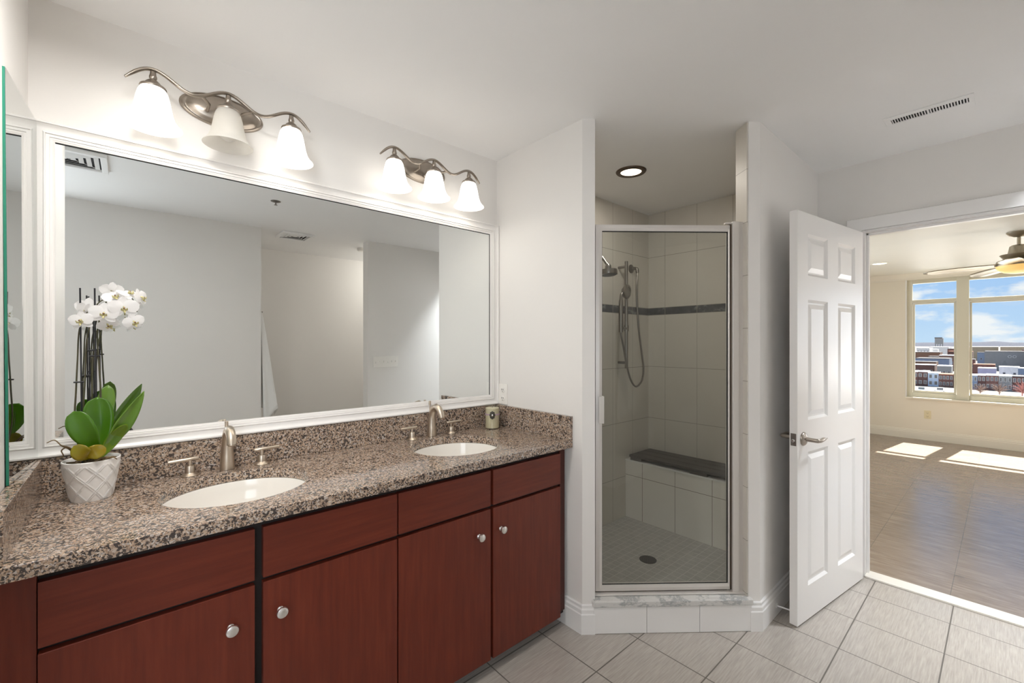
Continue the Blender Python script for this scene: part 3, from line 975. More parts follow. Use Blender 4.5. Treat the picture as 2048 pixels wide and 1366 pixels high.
mb.lathe([(0.001, 0.10), (0.058, 0.10)], 32, cap0=False, cap1=False)
o = mb.build('bark_mix', soil_m, orc, local=True)
o['kind'] = 'stuff'
O0 = Vector((-0.083, 1.835, 0.905))
def leaf(base, tip, width, normal, mat, bow=0.02, fold=0.25, shape=0.0):
    base, tip, normal = Vector(base), Vector(tip), Vector(normal).normalized()
    ax = tip - base
    L = ax.length
    side = ax.cross(normal).normalized()
    nrm = side.cross(ax).normalized()
    rows = []
    m, h = 18, 9
    for i in range(m + 1):
        t = i / m
        pk = 0.52 + shape * 0.5
        w_ = width / 2 * (0.16 + 0.84 * math.sin(math.pi / 2 * min(1, t / pk))) * max(0.0, 1 - max(0.0, (t - pk) / (1 - pk)) ** (2.3 if shape >= 0 else 1.7)) ** (0.5 if shape >= 0 else 0.85)
        w_ = max(w_, 0.0006)
        c = base + ax * t + nrm * (bow * math.sin(math.pi * t))
        row = []
        for j_ in range(h):
            s_ = -1 + 2 * j_ / (h - 1)
            row.append(c + side * (w_ * s_) + nrm * (abs(s_) ** 1.5 * w_ * fold))
        rows.append(row)
    mb = MB()
    mb.sheet(rows)
    return mb.build('leaf', mat, orc, smooth=60, thick=0.0022)
leaf((-0.068, 1.795, 1.050), (-0.119, 1.785, 1.178), 0.062, (-0.25, -1, 0.2), leaf_m, 0.012, 0.18, 0.2)
leaf((-0.064, 1.805, 1.045), (-0.0705, 1.825, 1.211), 0.070, (0.10, -1, 0.1), leaf_m, -0.008, 0.36, 0.25)
leaf((-0.058, 1.806, 1.048), (0.038, 1.800, 1.224), 0.046, (0.55, -1, 0.1), leaf_pale_m, 0.006, 0.35, -0.12)
leaf((-0.074, 1.850, 1.040), (-0.047, 1.875, 1.243), 0.044, (0.1, -1, 0.2), leaf_pale_m, 0.008, 0.2, 0.3)
leaf((-0.062, 1.795, 1.030), (-0.004, 1.785, 1.126), 0.036, (0.6, -1, 0.3), leaf_mat('leaf_lime', (0.085, 0.17, 0.004), (0.15, 0.24, 0.008)), -0.014, 0.3)
leaf((-0.080, 1.790, 1.036), (-0.118, 1.783, 1.078), 0.044, (-0.3, -1, 0.1), leaf_yel_m, 0.014, 0.15)
leaf((-0.094, 1.786, 1.046), (-0.050, 1.780, 1.062), 0.042, (0.1, -1, 0.15), leaf_yel_m, 0.016, 0.15)
leaf((-0.085, 1.860, 1.030), (-0.090, 1.885, 1.190), 0.036, (-0.2, -1, 0.2), leaf_m, 0.008, 0.2)
def tubepart(name, pts, rad, mat, n=8, parent=None):
    return MB().tube(pts, rad, n).build(name, mat, parent or orc, smooth=60)
def smooth_path(pts, k=6):
    """Catmull-Rom through the points"""
    P = [Vector(p) for p in pts]
    P = [2 * P[0] - P[1]] + P + [2 * P[-1] - P[-2]]
    out = []
    for i in range(1, len(P) - 2):
        for j_ in range(k):
            t = j_ / k
            out.append(0.5 * ((2 * P[i]) + (P[i + 1] - P[i - 1]) * t + (2 * P[i - 1] - 5 * P[i] + 4 * P[i + 1] - P[i + 2]) * t * t + (3 * P[i] - P[i - 1] - 3 * P[i + 1] + P[i + 2]) * t ** 3))
    out.append(P[-2])
    return out
for x, y, zt in ((-0.108, 1.826, 1.540), (-0.0765, 1.828, 1.542), (-0.091, 1.850, 1.518)):
    tubepart('stake', [(x + 0.005, y + 0.004, 0.99), (x, y, zt)], 0.0021, stake_m, 10)
S1 = smooth_path([(-0.098, 1.835, 1.00), (-0.119, 1.835, 1.12), (-0.117, 1.836, 1.235), (-0.114, 1.838, 1.325), (-0.110, 1.835, 1.415), (-0.095, 1.825, 1.465), (-0.070, 1.812, 1.475)])
S2 = smooth_path([(-0.090, 1.835, 1.00), (-0.101, 1.838, 1.16), (-0.098, 1.838, 1.264), (-0.095, 1.838, 1.37), (-0.088, 1.836, 1.425), (-0.070, 1.828, 1.495), (-0.040, 1.818, 1.515)])
S3 = smooth_path([(-0.072, 1.84, 1.00), (-0.064, 1.846, 1.20), (-0.067, 1.844, 1.30), (-0.070, 1.84, 1.42), (-0.045, 1.83, 1.515), (-0.005, 1.822, 1.53), (0.025, 1.815, 1.49)])
S4 = smooth_path([(-0.078, 1.845, 1.00), (-0.083, 1.848, 1.20), (-0.080, 1.848, 1.35), (-0.060, 1.84, 1.455), (-0.015, 1.83, 1.50), (0.02, 1.822, 1.46)])
for S in (S1, S2, S3, S4):
    tubepart('flower_stem', S, [0.0026 - 0.0012 * i / len(S) for i in range(len(S))], stem_m)
for p0, p1 in (((-0.122, 1.828, 1.259), (-0.100, 1.828, 1.2595)), ((-0.106, 1.842, 1.277), (-0.086, 1.845, 1.2775)), ((-0.089, 1.833, 1.336), (-0.064, 1.838, 1.3365)), ((-0.096, 1.84, 1.352), (-0.072, 1.845, 1.354))):
    tubepart('stem_clip', [p0, p1], 0.0024, stake_m, 8)
def petal(mb, ang, L, wd, cup, M):
    rows = []
    m, h = 8, 7
    for i in range(m + 1):
        t = i / m
        w_ = wd / 2 * (math.sin(math.pi * min(1, 0.10 + 0.90 * t)) ** 0.55 if t < 1 else 0.05)
        row = []
        for j_ in range(h):
            s_ = -1 + 2 * j_ / (h - 1)
            wav = 0.06 * math.sin(5 * s_ + 4 * t)
            row.append((w_ * s_, 0.003 + L * t, cup * L * t * t - 0.10 * w_ * s_ * s_ + 0.01 * wav * t))
        rows.append(row)
    mb.M = M @ Rz(ang)
    mb.sheet(rows)
def flower(c, face, size, roll=0.0):
    c = Vector(c)
    z = Vector(face).normalized()
    x = Vector((0, 0, 1)).cross(z).normalized()
    y = z.cross(x)
    M = Matrix(((x.x, y.x, z.x, c.x), (x.y, y.y, z.y, c.y), (x.z, y.z, z.z, c.z), (0, 0, 0, 1))) @ Rz(roll)
    mb = MB()
    s_ = size
    for a, L, wd, cup in ((0, 1.0, 0.78, 0.05), (128, 0.98, 0.66, -0.05), (-128, 0.98, 0.66, -0.05)):
        petal(mb, a, L * s_, wd * s_, cup, M @ T(0, 0, -0.002))
    for a in (72, -72):
        petal(mb, a, 1.08 * s_, 1.22 * s_, 0.02, M @ T(0, 0, 0.0015))
    f = mb.build('flower', petal_m, orc, smooth=60)
    mb = MB(); mb.M = M
    mb.tube([(0, 0.004 * 1, 0.0), (0, 0.002, 0.006), (0, -0.001, 0.010)], [0.0022, 0.0028, 0.0016], 10)
    mb.tube([(0, -0.002, 0.003), (0, -0.008, 0.006), (0, -0.014, 0.010)], [0.0028, 0.0036, 0.0008], 10, sx=1.2, sy=0.6)
    for sg in (-1, 1):
        mb.tube([(0, -0.003, 0.004), (sg * 0.006, -0.004, 0.009), (sg * 0.007, 0.001, 0.013)], [0.0018, 0.0030, 0.0008], 8)
    mb.build('lip', lip_m, f, smooth=60)
    mb = MB(); mb.M = M @ T(0, 0.001, 0.0105)
    mb.lathe([(0.0004, -0.001), (0.0022, 0.0), (0.0004, 0.0014)], 10)
    mb.build('column_spot', speck_m, f, smooth=60)
FL = [((-0.103, 1.790, 1.440), (-0.45, -1, 0.05), 0.027, 8), ((-0.055, 1.785, 1.463), (-0.05, -1, -0.05), 0.031, -4), ((-0.010, 1.782, 1.482), (0.10, -1, -0.1), 0.033, 6),
      ((0.013, 1.790, 1.440), (0.35, -1, -0.15), 0.025, 20), ((-0.038, 1.812, 1.535), (-0.3, 1, 0.35), 0.026, 0), ((0.030, 1.812, 1.518), (0.9, -0.5, 0.2), 0.028, 15),
      ((0.002, 1.808, 1.528), (0.35, -0.4, 0.9), 0.031, 10), ((-0.090, 1.835, 1.482), (-0.35, 1, 0.1), 0.028, 0), ((-0.045, 1.808, 1.432), (0.0, -1, -0.7), 0.025, 40),
      ((-0.100, 1.820, 1.470), (-0.8, 0.6, 0.2), 0.025, 30), ((-0.030, 1.800, 1.515), (0.0, -0.8, 0.5), 0.027, 22)]
for c, fc, sz, rl in FL:
    flower(c, fc, sz, rl)
for pts in ([(-0.105, 1.81, 1.025), (-0.128, 1.815, 1.062), (-0.145, 1.82, 1.075), (-0.160, 1.822, 1.094), (-0.176, 1.824, 1.088)],
            [(-0.112, 1.80, 1.052), (-0.132, 1.815, 1.070), (-0.146, 1.82, 1.062), (-0.142, 1.82, 1.046), (-0.151, 1.822, 1.040)],
            [(-0.100, 1.79, 1.03), (-0.125, 1.80, 1.068), (-0.146, 1.815, 1.078)],
            [(-0.118, 1.80, 1.010), (-0.108, 1.785, 1.038), (-0.100, 1.78, 1.045)],
            [(-0.085, 1.782, 1.015), (-0.060, 1.778, 1.034), (-0.035, 1.785, 1.030), (-0.026, 1.80, 1.020)],
            [(-0.075, 1.785, 1.012), (-0.045, 1.79, 1.030), (-0.030, 1.81, 1.024)]):
    S = smooth_path(pts, 5)
    tubepart('aerial_root', S, [0.0022 - 0.0010 * i / len(S) for i in range(len(S))], root_m)

# ================================================================== SHOWER
sd = thing('shower_door', 'framed clear glass shower door between the two white wall ends', 'shower door', (*fp(0.42, -0.05), 0.158))
o0, o1 = -0.035, -0.062
def bar(name, s0, s1, z0, z1, a=o0, b=o1, mat=alum_m, bev=0.003, parent=sd):
    return slab(MB(), s0, s1, a, b, z0, z1).build(name, mat, parent, bevel=bev)
def mitred(s0, s1, z0, z1, w):
    """frame of four mitred bars round the glass"""
    fr = []
    ol = [(s0, z0), (s1, z0), (s1, z1), (s0, z1)]
    il = [(s0 + w, z0 + w), (s1 - w * 0.35, z0 + w), (s1 - w * 0.35, z1 - w), (s0 + w, z1 - w)]
    mb = MB()
    def p3(s_, z_, off):
        q_ = fp(s_, off)
        return (q_[0], q_[1], z_)
    vs = [p3(*p, o0 - 0.006) for p in ol] + [p3(a_[0] * 0.45 + b_[0] * 0.55, a_[1] * 0.45 + b_[1] * 0.55, o0) for a_, b_ in zip(ol, il)] + [p3(*p, o0 - 0.004) for p in il] + [p3(*p, o1) for p in il] + [p3(*p, o1) for p in ol]
    fs = []
    for r_ in range(5):
        r2 = (r_ + 1) % 5
        for k in range(4):
            k2 = (k + 1) % 4
            fs.append((r_ * 4 + k, r_ * 4 + k2, r2 * 4 + k2, r2 * 4 + k))
    mb.add(vs, fs)
    return mb
mitred(0.073, 0.734, 0.172, 1.951, 0.031).build('door_frame', alum_m, sd, smooth=30)
slab(MB(), 0.102, 0.724, -0.047, -0.053, 0.201, 1.922).build('glass_pane', shower_glass_m, sd)
gk = MB()
for (s0, s1, z0, z1) in ((0.103, 0.1058, 0.202, 1.921), (0.7195, 0.7235, 0.202, 1.921), (0.1058, 0.7195, 0.202, 0.2055), (0.1058, 0.7195, 1.9165, 1.921)):
    slab(gk, s0, s1, -0.0425, -0.0465, z0, z1)
gk.build('gasket', dark_m, sd)
bar('hinge_gap', 0.7345, 0.741, 0.172, 1.955, -0.04, -0.06, bronze_m, 0)
hj = MB()
slab(hj, 0.741, 0.773, -0.028, -0.066, 0.160, 1.968); slab(hj, 0.773, 0.803, -0.036, -0.066, 0.160, 1.968)
slab(hj, 0.712, 0.742, -0.040, -0.060, 1.958, 1.966)
hj.build('hinge_jamb', alum_m, sd, bevel=0.002)
bar('strike_jamb', 0.063, 0.0715, 0.160, 1.952, -0.04, -0.062)
bar('bottom_track', 0.063, 0.800, 0.1585, 0.1665, -0.020, -0.070)
bar('drip_rail', 0.075, 0.720, 0.1672, 0.1715, -0.045, -0.058, bronze_m, 0)
hd = MB()
slab(hd, 0.082, 0.108, -0.010, -0.016, 0.990, 1.120); slab(hd, 0.100, 0.108, -0.016, -0.036, 0.990, 1.120)
hd.build('pull_handle', knob_m, sd, bevel=0.002)['label'] = 'small satin pull handle'

bn = struct('trim_7', MB().box(2.92, 3.249, 0.896, 1.964, 0.02, 0.462), tile_bench_m)
MB().box(2.915, 3.249, 0.896, 1.964, 0.462, 0.470).build('bench_top', curb_tile_m, bn)
st = thing('bench_seat_mat', 'dark grey slatted wooden seat lying on the tiled shower bench', 'seat', (3.08, 1.45, 0.470))
for k, (xa, xb) in enumerate(((2.925, 3.018), (3.026, 3.118), (3.126, 3.22))):
    MB().box(xa, xb, 0.93, 1.935, 0.492, 0.510).build('slat', teak_m, st, bevel=0.003)
for ya, yb in ((1.83, 1.925), (1.33, 1.45), (0.94, 1.03)):
    MB().box(2.925, 3.22, ya, yb, 0.470, 0.492).build('batten', teak_m, st, bevel=0.002)
# slide rail set
sr = thing('slide_rail_shower', 'brushed nickel slide rail with hand shower on the tiled shower wall', 'shower', (2.826, 1.965, 1.59))
tp = lambda name, pts, rad, par=sr, n=16, mat=steel_m, **k: MB().tube(pts, rad, n, **k).build(name, mat, par, smooth=45)
tp('rail', [(2.826, 1.894, 1.185), (2.826, 1.894, 1.995)], 0.0125)
tp('wall_bracket', [(2.826, 1.964, 1.955), (2.826, 1.885, 1.955)], 0.0105)
tp('wall_bracket', [(2.826, 1.964, 1.228), (2.826, 1.885, 1.228)], 0.0105)
tp('holder', [(2.826, 1.894, 1.465), (2.826, 1.894, 1.51)], 0.018)
tp('holder_arm', [(2.826, 1.894, 1.487), (2.765, 1.872, 1.487), (2.715, 1.862, 1.487)], [0.010, 0.010, 0.016])
hs = tp('hand_shower', smooth_path([(2.705, 1.860, 1.455), (2.705, 1.860, 1.52), (2.705, 1.860, 1.60), (2.706, 1.859, 1.70), (2.712, 1.857, 1.735), (2.738, 1.850, 1.757)], 5), [0.016] * 15 + [0.011] * 6 + [0.010] * 5)
mb = MB(); mb.M = T(2.765, 1.848, 1.756) @ Vector((0.12, -1.0, -0.10)).to_track_quat('Z', 'Y').to_matrix().to_4x4()
mb.lathe([(0.014, -0.035), (0.034, -0.028), (0.050, -0.012), (0.054, 0.0), (0.052, 0.008), (0.040, 0.010), (0.036, 0.006), (0.004, 0.006)], 32)
mb.build('spray_head', steel_m, hs, smooth=40)
tp('supply_elbow', smooth_path([(2.995, 1.9645, 1.965), (2.995, 1.935, 1.965), (2.996, 1.912, 1.958), (2.996, 1.906, 1.93)], 4), 0.013)
mb = MB(); mb.M = T(2.995, 1.965, 1.965) @ Rx(90)
mb.lathe([(0.034, 0.0), (0.034, 0.006), (0.026, 0.011), (0.014, 0.013)], 28)
mb.build('escutcheon', steel_m, sr, smooth=40)
hose = smooth_path([(2.996, 1.906, 1.93), (2.975, 1.900, 1.82), (2.975, 1.898, 1.70), (3.005, 1.900, 1.48), (3.050, 1.900, 1.28), (3.072, 1.900, 1.165), (3.040, 1.898, 1.075), (2.955, 1.894, 1.040), (2.872, 1.885, 1.094), (2.812, 1.880, 1.20), (2.758, 1.872, 1.34), (2.712, 1.862, 1.43), (2.705, 1.860, 1.456)], 8)
tp('hose', hose, 0.0075, n=12)
sh = thing('shower_head', 'round fixed shower head at the left edge of the shower glass', 'shower head', (2.37, 1.965, 1.84))
MB().tube(smooth_path([(2.37, 1.964, 2.03), (2.37, 1.90, 2.035), (2.37, 1.81, 1.985), (2.37, 1.735, 1.895)], 6), 0.010, 16).build('shower_arm', steel_m, sh, smooth=45)
mb = MB(); mb.M = T(2.37, 1.725, 1.835) @ Rx(-4)
mb.lathe([(0.050, -0.012), (0.058, -0.008), (0.060, 0.006), (0.058, 0.022), (0.022, 0.027), (0.020, 0.05), (0.012, 0.062)], 40)
mb.build('head', steel_m, sh, smooth=40)
mb = MB(); mb.M = T(2.37, 1.725, 1.835) @ Rx(-4)
mb.lathe([(0.002, -0.0145), (0.045, -0.0145), (0.050, -0.0120)], 40, cap1=False)
mb.build('spray_face', plain('grey_spray_face', (0.10, 0.11, 0.11), 0.4, 0.3, 60), sh, smooth=40)
mb = MB(); mb.M = T(2.37, 1.965, 2.03) @ Rx(90)
mb.lathe([(0.03, 0.0), (0.03, 0.004), (0.02, 0.010), (0.012, 0.012)], 28)
mb.build('escutcheon', steel_m, sh, smooth=40)
dr = MB(); dr.M = T(2.435, 1.475, 0.022)
dr.lathe([(0.052, 0.0), (0.052, 0.0025), (0.047, 0.003), (0.004, 0.002)], 36)
tag(dr.build('floor_drain', metal('drain_grate', (0.09, 0.09, 0.09), 0.5), smooth=40), 'round dark drain in the grey mosaic shower floor', 'drain')
# recessed shower light
rl = thing('recessed_light', 'lit recessed ceiling light with bronze ring inside the shower', 'ceiling light', (2.337, 1.533, CEIL))
mb = MB(); mb.lathe([(0.062, -0.004), (0.066, -0.010), (0.088, -0.007), (0.092, -0.001), (0.092, 0.0)], 48, cap0=False, cap1=False)
mb.build('trim_ring', bronze_m, rl, smooth=40, local=True)
mb = MB(); mb.lathe([(0.002, -0.003), (0.063, -0.003), (0.063, -0.0005)], 48)
mb.build('lens', shower_lamp_m, rl, smooth=40, local=True)
light('shower_lamp_light', 'AREA', (2.337, 1.533, CEIL - 0.015), 5.5 * K['shower'], (1.0, 0.93, 0.84), shape='DISK', size=0.11)

# ================================================================== BATHROOM DOOR
dA = Vector((2.414, 0.66)); dB = Vector((3.197, 0.545))
dd = (dB - dA).normalized(); dl = 0.792
door = thing('door_1', None, None, (dA.x, dA.y, 0.010), math.atan2(dd.y, dd.x))
door['kind'] = 'structure'
# local frame: x along the leaf from the latch edge, y away from the camera side, z up
PAN = [(0.110, 0.332, 1.700, 1.908), (0.457, 0.683, 1.700, 1.908), (0.110, 0.332, 0.985, 1.580), (0.457, 0.683, 0.985, 1.580), (0.110, 0.332, 0.165, 0.828), (0.457, 0.683, 0.165, 0.828)]
def door_leaf(L, H, th):
    mb = MB()
    xs = sorted({0.0, L, *[p[0] for p in PAN], *[p[1] for p in PAN]})
    zs = sorted({0.0, H, *[p[2] for p in PAN], *[p[3] for p in PAN]})
    for y, sg in ((0.0, 1), (th, -1)):
        for i in range(len(xs) - 1):
            for k in range(len(zs) - 1):
                cx, cz = (xs[i] + xs[i + 1]) / 2, (zs[k] + zs[k + 1]) / 2
                if any(p[0] < cx < p[1] and p[2] < cz < p[3] for p in PAN):
                    continue
                mb.add([(xs[i], y, zs[k]), (xs[i + 1], y, zs[k]), (xs[i + 1], y, zs[k + 1]), (xs[i], y, zs[k + 1])], [(0, 1, 2, 3)])
    mb.add([(0, 0, 0), (0, th, 0), (0, th, H), (0, 0, H)], [(0, 1, 2, 3)])
    mb.add([(L, 0, 0), (L, th, 0), (L, th, H), (L, 0, H)], [(0, 1, 2, 3)])
    mb.add([(0, 0, 0), (L, 0, 0), (L, th, 0), (0, th, 0)], [(0, 1, 2, 3)])
    mb.add([(0, 0, H), (L, 0, H), (L, th, H), (0, th, H)], [(0, 1, 2, 3)])
    return mb
TH = 0.035
door_leaf(dl, 2.008, TH).build('door_leaf', door_m, door, local=True)
for (xa, xb, za, zb) in PAN:
    mb = MB()
    for y, sg in ((0.0, 1), (TH, -1)):
        rings = [(0.0, 0.0), (0.004, 0.0035), (0.012, 0.0105), (0.020, 0.0105), (0.043, 0.0035)]
        vs, fs = [], []
        for w_, dp in rings:
            vs += [(xa + w_, y + sg * dp, za + w_), (xb - w_, y + sg * dp, za + w_), (xb - w_, y + sg * dp, zb - w_), (xa + w_, y + sg * dp, zb - w_)]
        for r_ in range(len(rings) - 1):
            for k in range(4):
                k2 = (k + 1) % 4
                fs.append((r_ * 4 + k, r_ * 4 + k2, (r_ + 1) * 4 + k2, (r_ + 1) * 4 + k))
        b_ = (len(rings) - 1) * 4
        fs.append((b_, b_ + 1, b_ + 2, b_ + 3))
        mb.add(vs, fs)
    mb.build('raised_panel', door_m, door, local=True)
for sg, nm in ((-1, 'front'), (1, 'back')):
    y0_ = 0.0 if sg < 0 else TH
    mb = MB(); mb.M = T(0.060, y0_, 0.898) @ Rx(90 if sg < 0 else -90)
    mb.lathe([(0.033, 0.0), (0.033, 0.004), (0.029, 0.009), (0.018, 0.013), (0.0125, 0.016)], 36)
    ro = mb.build('handle_rose', lever_m, door, smooth=40, local=True)
    mb = MB()
    mb.tube(smooth_path([(0.060, y0_ + sg * 0.012, 0.898), (0.060, y0_ + sg * 0.045, 0.898), (0.064, y0_ + sg * 0.062, 0.898), (0.085, y0_ + sg * 0.066, 0.898), (0.125, y0_ + sg * 0.062, 0.900), (0.165, y0_ + sg * 0.055, 0.896), (0.180, y0_ + sg * 0.056, 0.897)], 5), [0.0105] * 11 + [0.0095] * 9 + [0.0088, 0.0085, 0.008, 0.007, 0.006, 0.005, 0.004, 0.003, 0.003, 0.002, 0.002], 16, sy=1.0, up=(0, 0, 1))
    mb.build('lever_handle', lever_m, ro, smooth=50, local=True)
lp = MB().box(-0.0015, 0.0, 0.005, 0.030, 0.868, 0.928).build('latch_plate', steel_m, door, bevel=0.0008, local=True)
mb = MB(); mb.M = T(-0.0015, 0.0175, 0.893) @ Ry(-90)
mb.lathe([(0.0075, 0.0), (0.0075, 0.004), (0.004, 0.007)], 20)
mb.build('latch_bolt', chrome_m, lp, smooth=40, local=True)
for z_ in (0.22, 1.0, 1.80):
    mb = MB(); mb.M = T(dl + 0.004, TH - 0.004, z_)
    mb.lathe([(0.0055, -0.045), (0.0055, 0.045)], 14)
    mb.build('hinge', nickel_m, door, smooth=40, local=True)

# spring door stop on the baseboard
ds = thing('door_stop', 'thin white door stop sticking out of the baseboard behind the open door', 'door stop', (2.455, 0.764, 0.05))
MB().tube([(2.455, 0.763, 0.050), (2.470, 0.690, 0.048)], 0.0035, 12).build('rod', trim_m, ds, smooth=50)
mb = MB(); mb.M = T(2.455, 0.763, 0.05) @ Rx(90)
mb.lathe([(0.012, -0.001), (0.012, 0.003), (0.004, 0.006)], 20)
mb.build('flange', trim_m, ds, smooth=50)

# ================================================================== CEILING FIXTURES, REAR WALLS
vt = thing('ceiling_vent', 'white slotted supply vent in the ceiling before the open door', 'vent', (2.76, 0.233, CEIL))
mb = MB()
x0, x1, y0, y1 = 2.690, 2.830, 0.086, 0.382
xi0, xi1, yi0, yi1 = 2.722, 2.776, 0.103, 0.360
mb.box(x0, xi0, y0, y1, CEIL - 0.005, CEIL - 0.0005); mb.box(xi1, x1, y0, y1, CEIL - 0.005, CEIL - 0.0005)
mb.box(xi0, xi1, y0, yi0, CEIL - 0.005, CEIL - 0.0005); mb.box(xi0, xi1, yi1, y1, CEIL - 0.005, CEIL - 0.0005)
mb.box(xi0, xi1, 0.229, 0.236, CEIL - 0.005, CEIL - 0.0005)
mb.build('vent_frame', ceil_m, vt, bevel=0.001)
MB().box(xi0, xi1, yi0, yi1, CEIL - 0.0012, CEIL - 0.0004).build('vent_throat', dark_m, vt)
for a_, b_, tilt in ((0.238, 0.360, 26), (0.104, 0.228, -26)):
    n_ = 13
    for k in range(n_):
        yy = a_ + (b_ - a_) * (k + 0.5) / n_
        mb = MB(); mb.M = T((xi0 + xi1) / 2, yy, CEIL - 0.0034) @ Rx(tilt)
        mb.box(-(xi1 - xi0) / 2, (xi1 - xi0) / 2, -0.0022, 0.0022, -0.0004, 0.0004)
        mb.build('vent_slat', ceil_m, vt)
def diffuser(cx, cy, w_, label, rot=0):
    t = thing('ceiling_diffuser', label, 'vent', (cx, cy, CEIL), R(rot))
    h = w_ / 2
    mb = MB()
    for a_, b_ in ((h, h - 0.03),):
        mb.box(-a_, a_, -a_, -b_, -0.02, -0.0005); mb.box(-a_, a_, b_, a_, -0.02, -0.0005); mb.box(-a_, -b_, -b_, b_, -0.02, -0.0005); mb.box(b_, a_, -b_, b_, -0.02, -0.0005)
    mb.build('diffuser_frame', ceil_m, t, bevel=0.003, local=True)
    MB().box(-h + 0.03, h - 0.03, -h + 0.03, h - 0.03, -0.003, -0.001).build('diffuser_throat', dark_m, t, local=True)
    n_ = 4
    for k in range(n_):
        a_ = (h - 0.034) * (n_ - k) / n_ - 0.004
        b_ = a_ - (h - 0.034) / n_ * 0.62
        mb = MB()
        vs = []
        for q_, z_ in ((a_, -0.009), (b_, -0.016), (b_, -0.0145), (a_, -0.0075)):
            vs += [(-q_, -q_, z_), (q_, -q_, z_), (q_, q_, z_), (-q_, q_, z_)]
        mb.add(vs, [(r_ * 4 + j_, r_ * 4 + (j_ + 1) % 4, ((r_ + 1) % 4) * 4 + (j_ + 1) % 4, ((r_ + 1) % 4) * 4 + j_) for r_ in range(4) for j_ in range(4)])
        mb.build('louvre_ring', ceil_m, t, local=True)
    for sx, sy in ((1, 1), (1, -1)):
        mb = MB(); mb.M = Rz(45 * sy) @ T(0, 0, -0.008)
        mb.box(-h * 1.25, h * 1.25, -0.003, 0.003, -0.001, 0.001)
        mb.build('cross_rib', ceil_m, t, local=True)
diffuser(-0.255, 0.40, 0.33, 'square white louvred ceiling vent mirrored at the top left mirror corner')
diffuser(1.235, -0.715, 0.29, 'square white louvred ceiling vent mirrored high in the middle of the mirror')
sp_ = thing('fire_sprinkler', 'small fire sprinkler on the ceiling seen in the vanity mirror', 'sprinkler', (0.829, 0.309, CEIL))
mb = MB(); mb.lathe([(0.034, -0.0005), (0.034, -0.003), (0.02, -0.008), (0.008, -0.010)], 28)
mb.build('escutcheon', steel_m, sp_, smooth=40, local=True)
mb = MB(); mb.lathe([(0.005, -0.009), (0.005, -0.026), (0.012, -0.028), (0.012, -0.030), (0.002, -0.031)], 20)
mb.build('deflector', steel_m, sp_, smooth=40, local=True)
mb = MB(); mb.M = T(1.975, -0.86, CEIL)
mb.lathe([(0.055, -0.0005), (0.055, -0.02), (0.045, -0.032), (0.01, -0.034)], 32)
tag(mb.build('smoke_detector', plate_m, smooth=40), 'round smoke detector on the alcove ceiling seen in the mirror', 'smoke detector')
sw = thing('switch_plate', 'white six-gang switch plate on the wall seen in the mirror', 'light switch', (2.065, -0.458, 1.178))
MB().box(1.924, 2.206, -0.4575, -0.4515, 1.120, 1.236).build('cover_plate', plate_m, sw, bevel=0.002)
for k in range(6):
    x_ = 1.924 + 0.028 + k * 0.0452
    MB().box(x_ - 0.005, x_ + 0.005, -0.4515, -0.4425, 1.172 if k in (1, 2, 4, 5) else 1.164, 1.190 if k in (1, 2, 4, 5) else 1.180).build('toggle', plate_m, sw, bevel=0.001)
# towel hanging on a hook round the corner of the rear wall
tw = thing('towel_hook', 'small wall hook behind the hanging white towel in the alcove', 'hook', (0.916, -0.70, 1.67))
MB().tube([(0.917, -0.70, 1.66), (0.935, -0.70, 1.655), (0.948, -0.70, 1.672)], 0.005, 10).build('hook_arm', steel_m, tw, smooth=45)
rows = []
for i in range(25):
    t = i / 24
    z_ = 1.672 - t * 0.93
    row = []
    for j_ in range(17):
        s_ = j_ / 16
        a_ = math.pi * (0.02 + 0.96 * s_)
        w_ = 0.012 + 0.085 * t ** 0.8
        dp = 0.012 + 0.128 * t ** 0.85
        rip = 1 + 0.16 * math.sin(6.5 * a_ + 1.5 * t) * t
        zz = z_ - 0.10 * t * math.sin(5 * a_) * 0.5 - 0.06 * t * math.cos(a_)
        row.append((0.926 + dp * math.sin(a_) * rip, -0.700 + w_ * math.cos(a_) * rip, zz))
    rows.append(row)
tag(MB().sheet(rows).build('hanging_towel', terry_m, smooth=70, thick=0.006), 'white towel hanging in the alcove seen in the vanity mirror', 'towel')
# tripod leg seen low in the mirror
# tripod standing under the camera: one leg shows low in the mirror
tr_ = thing('camera_tripod', 'black tripod with one leg seen low in the mirror beside the orchid', 'tripod', (-0.06, 0, 0))
MB().tube([(-0.045, 0, 0.875), (-0.045, 0, 0.915)], [0.022, 0.018], 20).build('hub', dark_m, tr_, smooth=40)
for e_ in ((0.41, 0.0, 0.0), (-0.30, 0.36, 0.0), (-0.30, -0.36, 0.0)):
    c_ = Vector((-0.045, 0, 0.895)); d_ = Vector(e_) - c_
    lg = MB().tube([c_, c_ + d_ * 0.5], 0.013, 14).build('leg', plain('tripod_black', (0.025, 0.022, 0.022), 0.4, 0.1), tr_, smooth=50)
    MB().tube([c_ + d_ * 0.5, c_ + d_], [0.0095, 0.009], 12).build('lower_leg', steel_m, lg, smooth=50)

# made-up lamp bodies above the two added ceiling fill lights, out of view
for x_, y_, lab in ((3.02, -0.24, 'added round fill lamp between the open door and the switch wall, out of view'), (0.02, 1.16, 'added round fill lamp over the front edge of the worktop, out of view')):
    lh = thing('fill_lamp', lab, 'ceiling light', (x_, y_, CEIL))
    mb = MB(); mb.lathe([(0.13, -0.0005), (0.13, -0.08), (0.12, -0.1), (0.01, -0.1)], 40)
    mb.build('lamp_body', trim_m, lh, smooth=40, local=True)

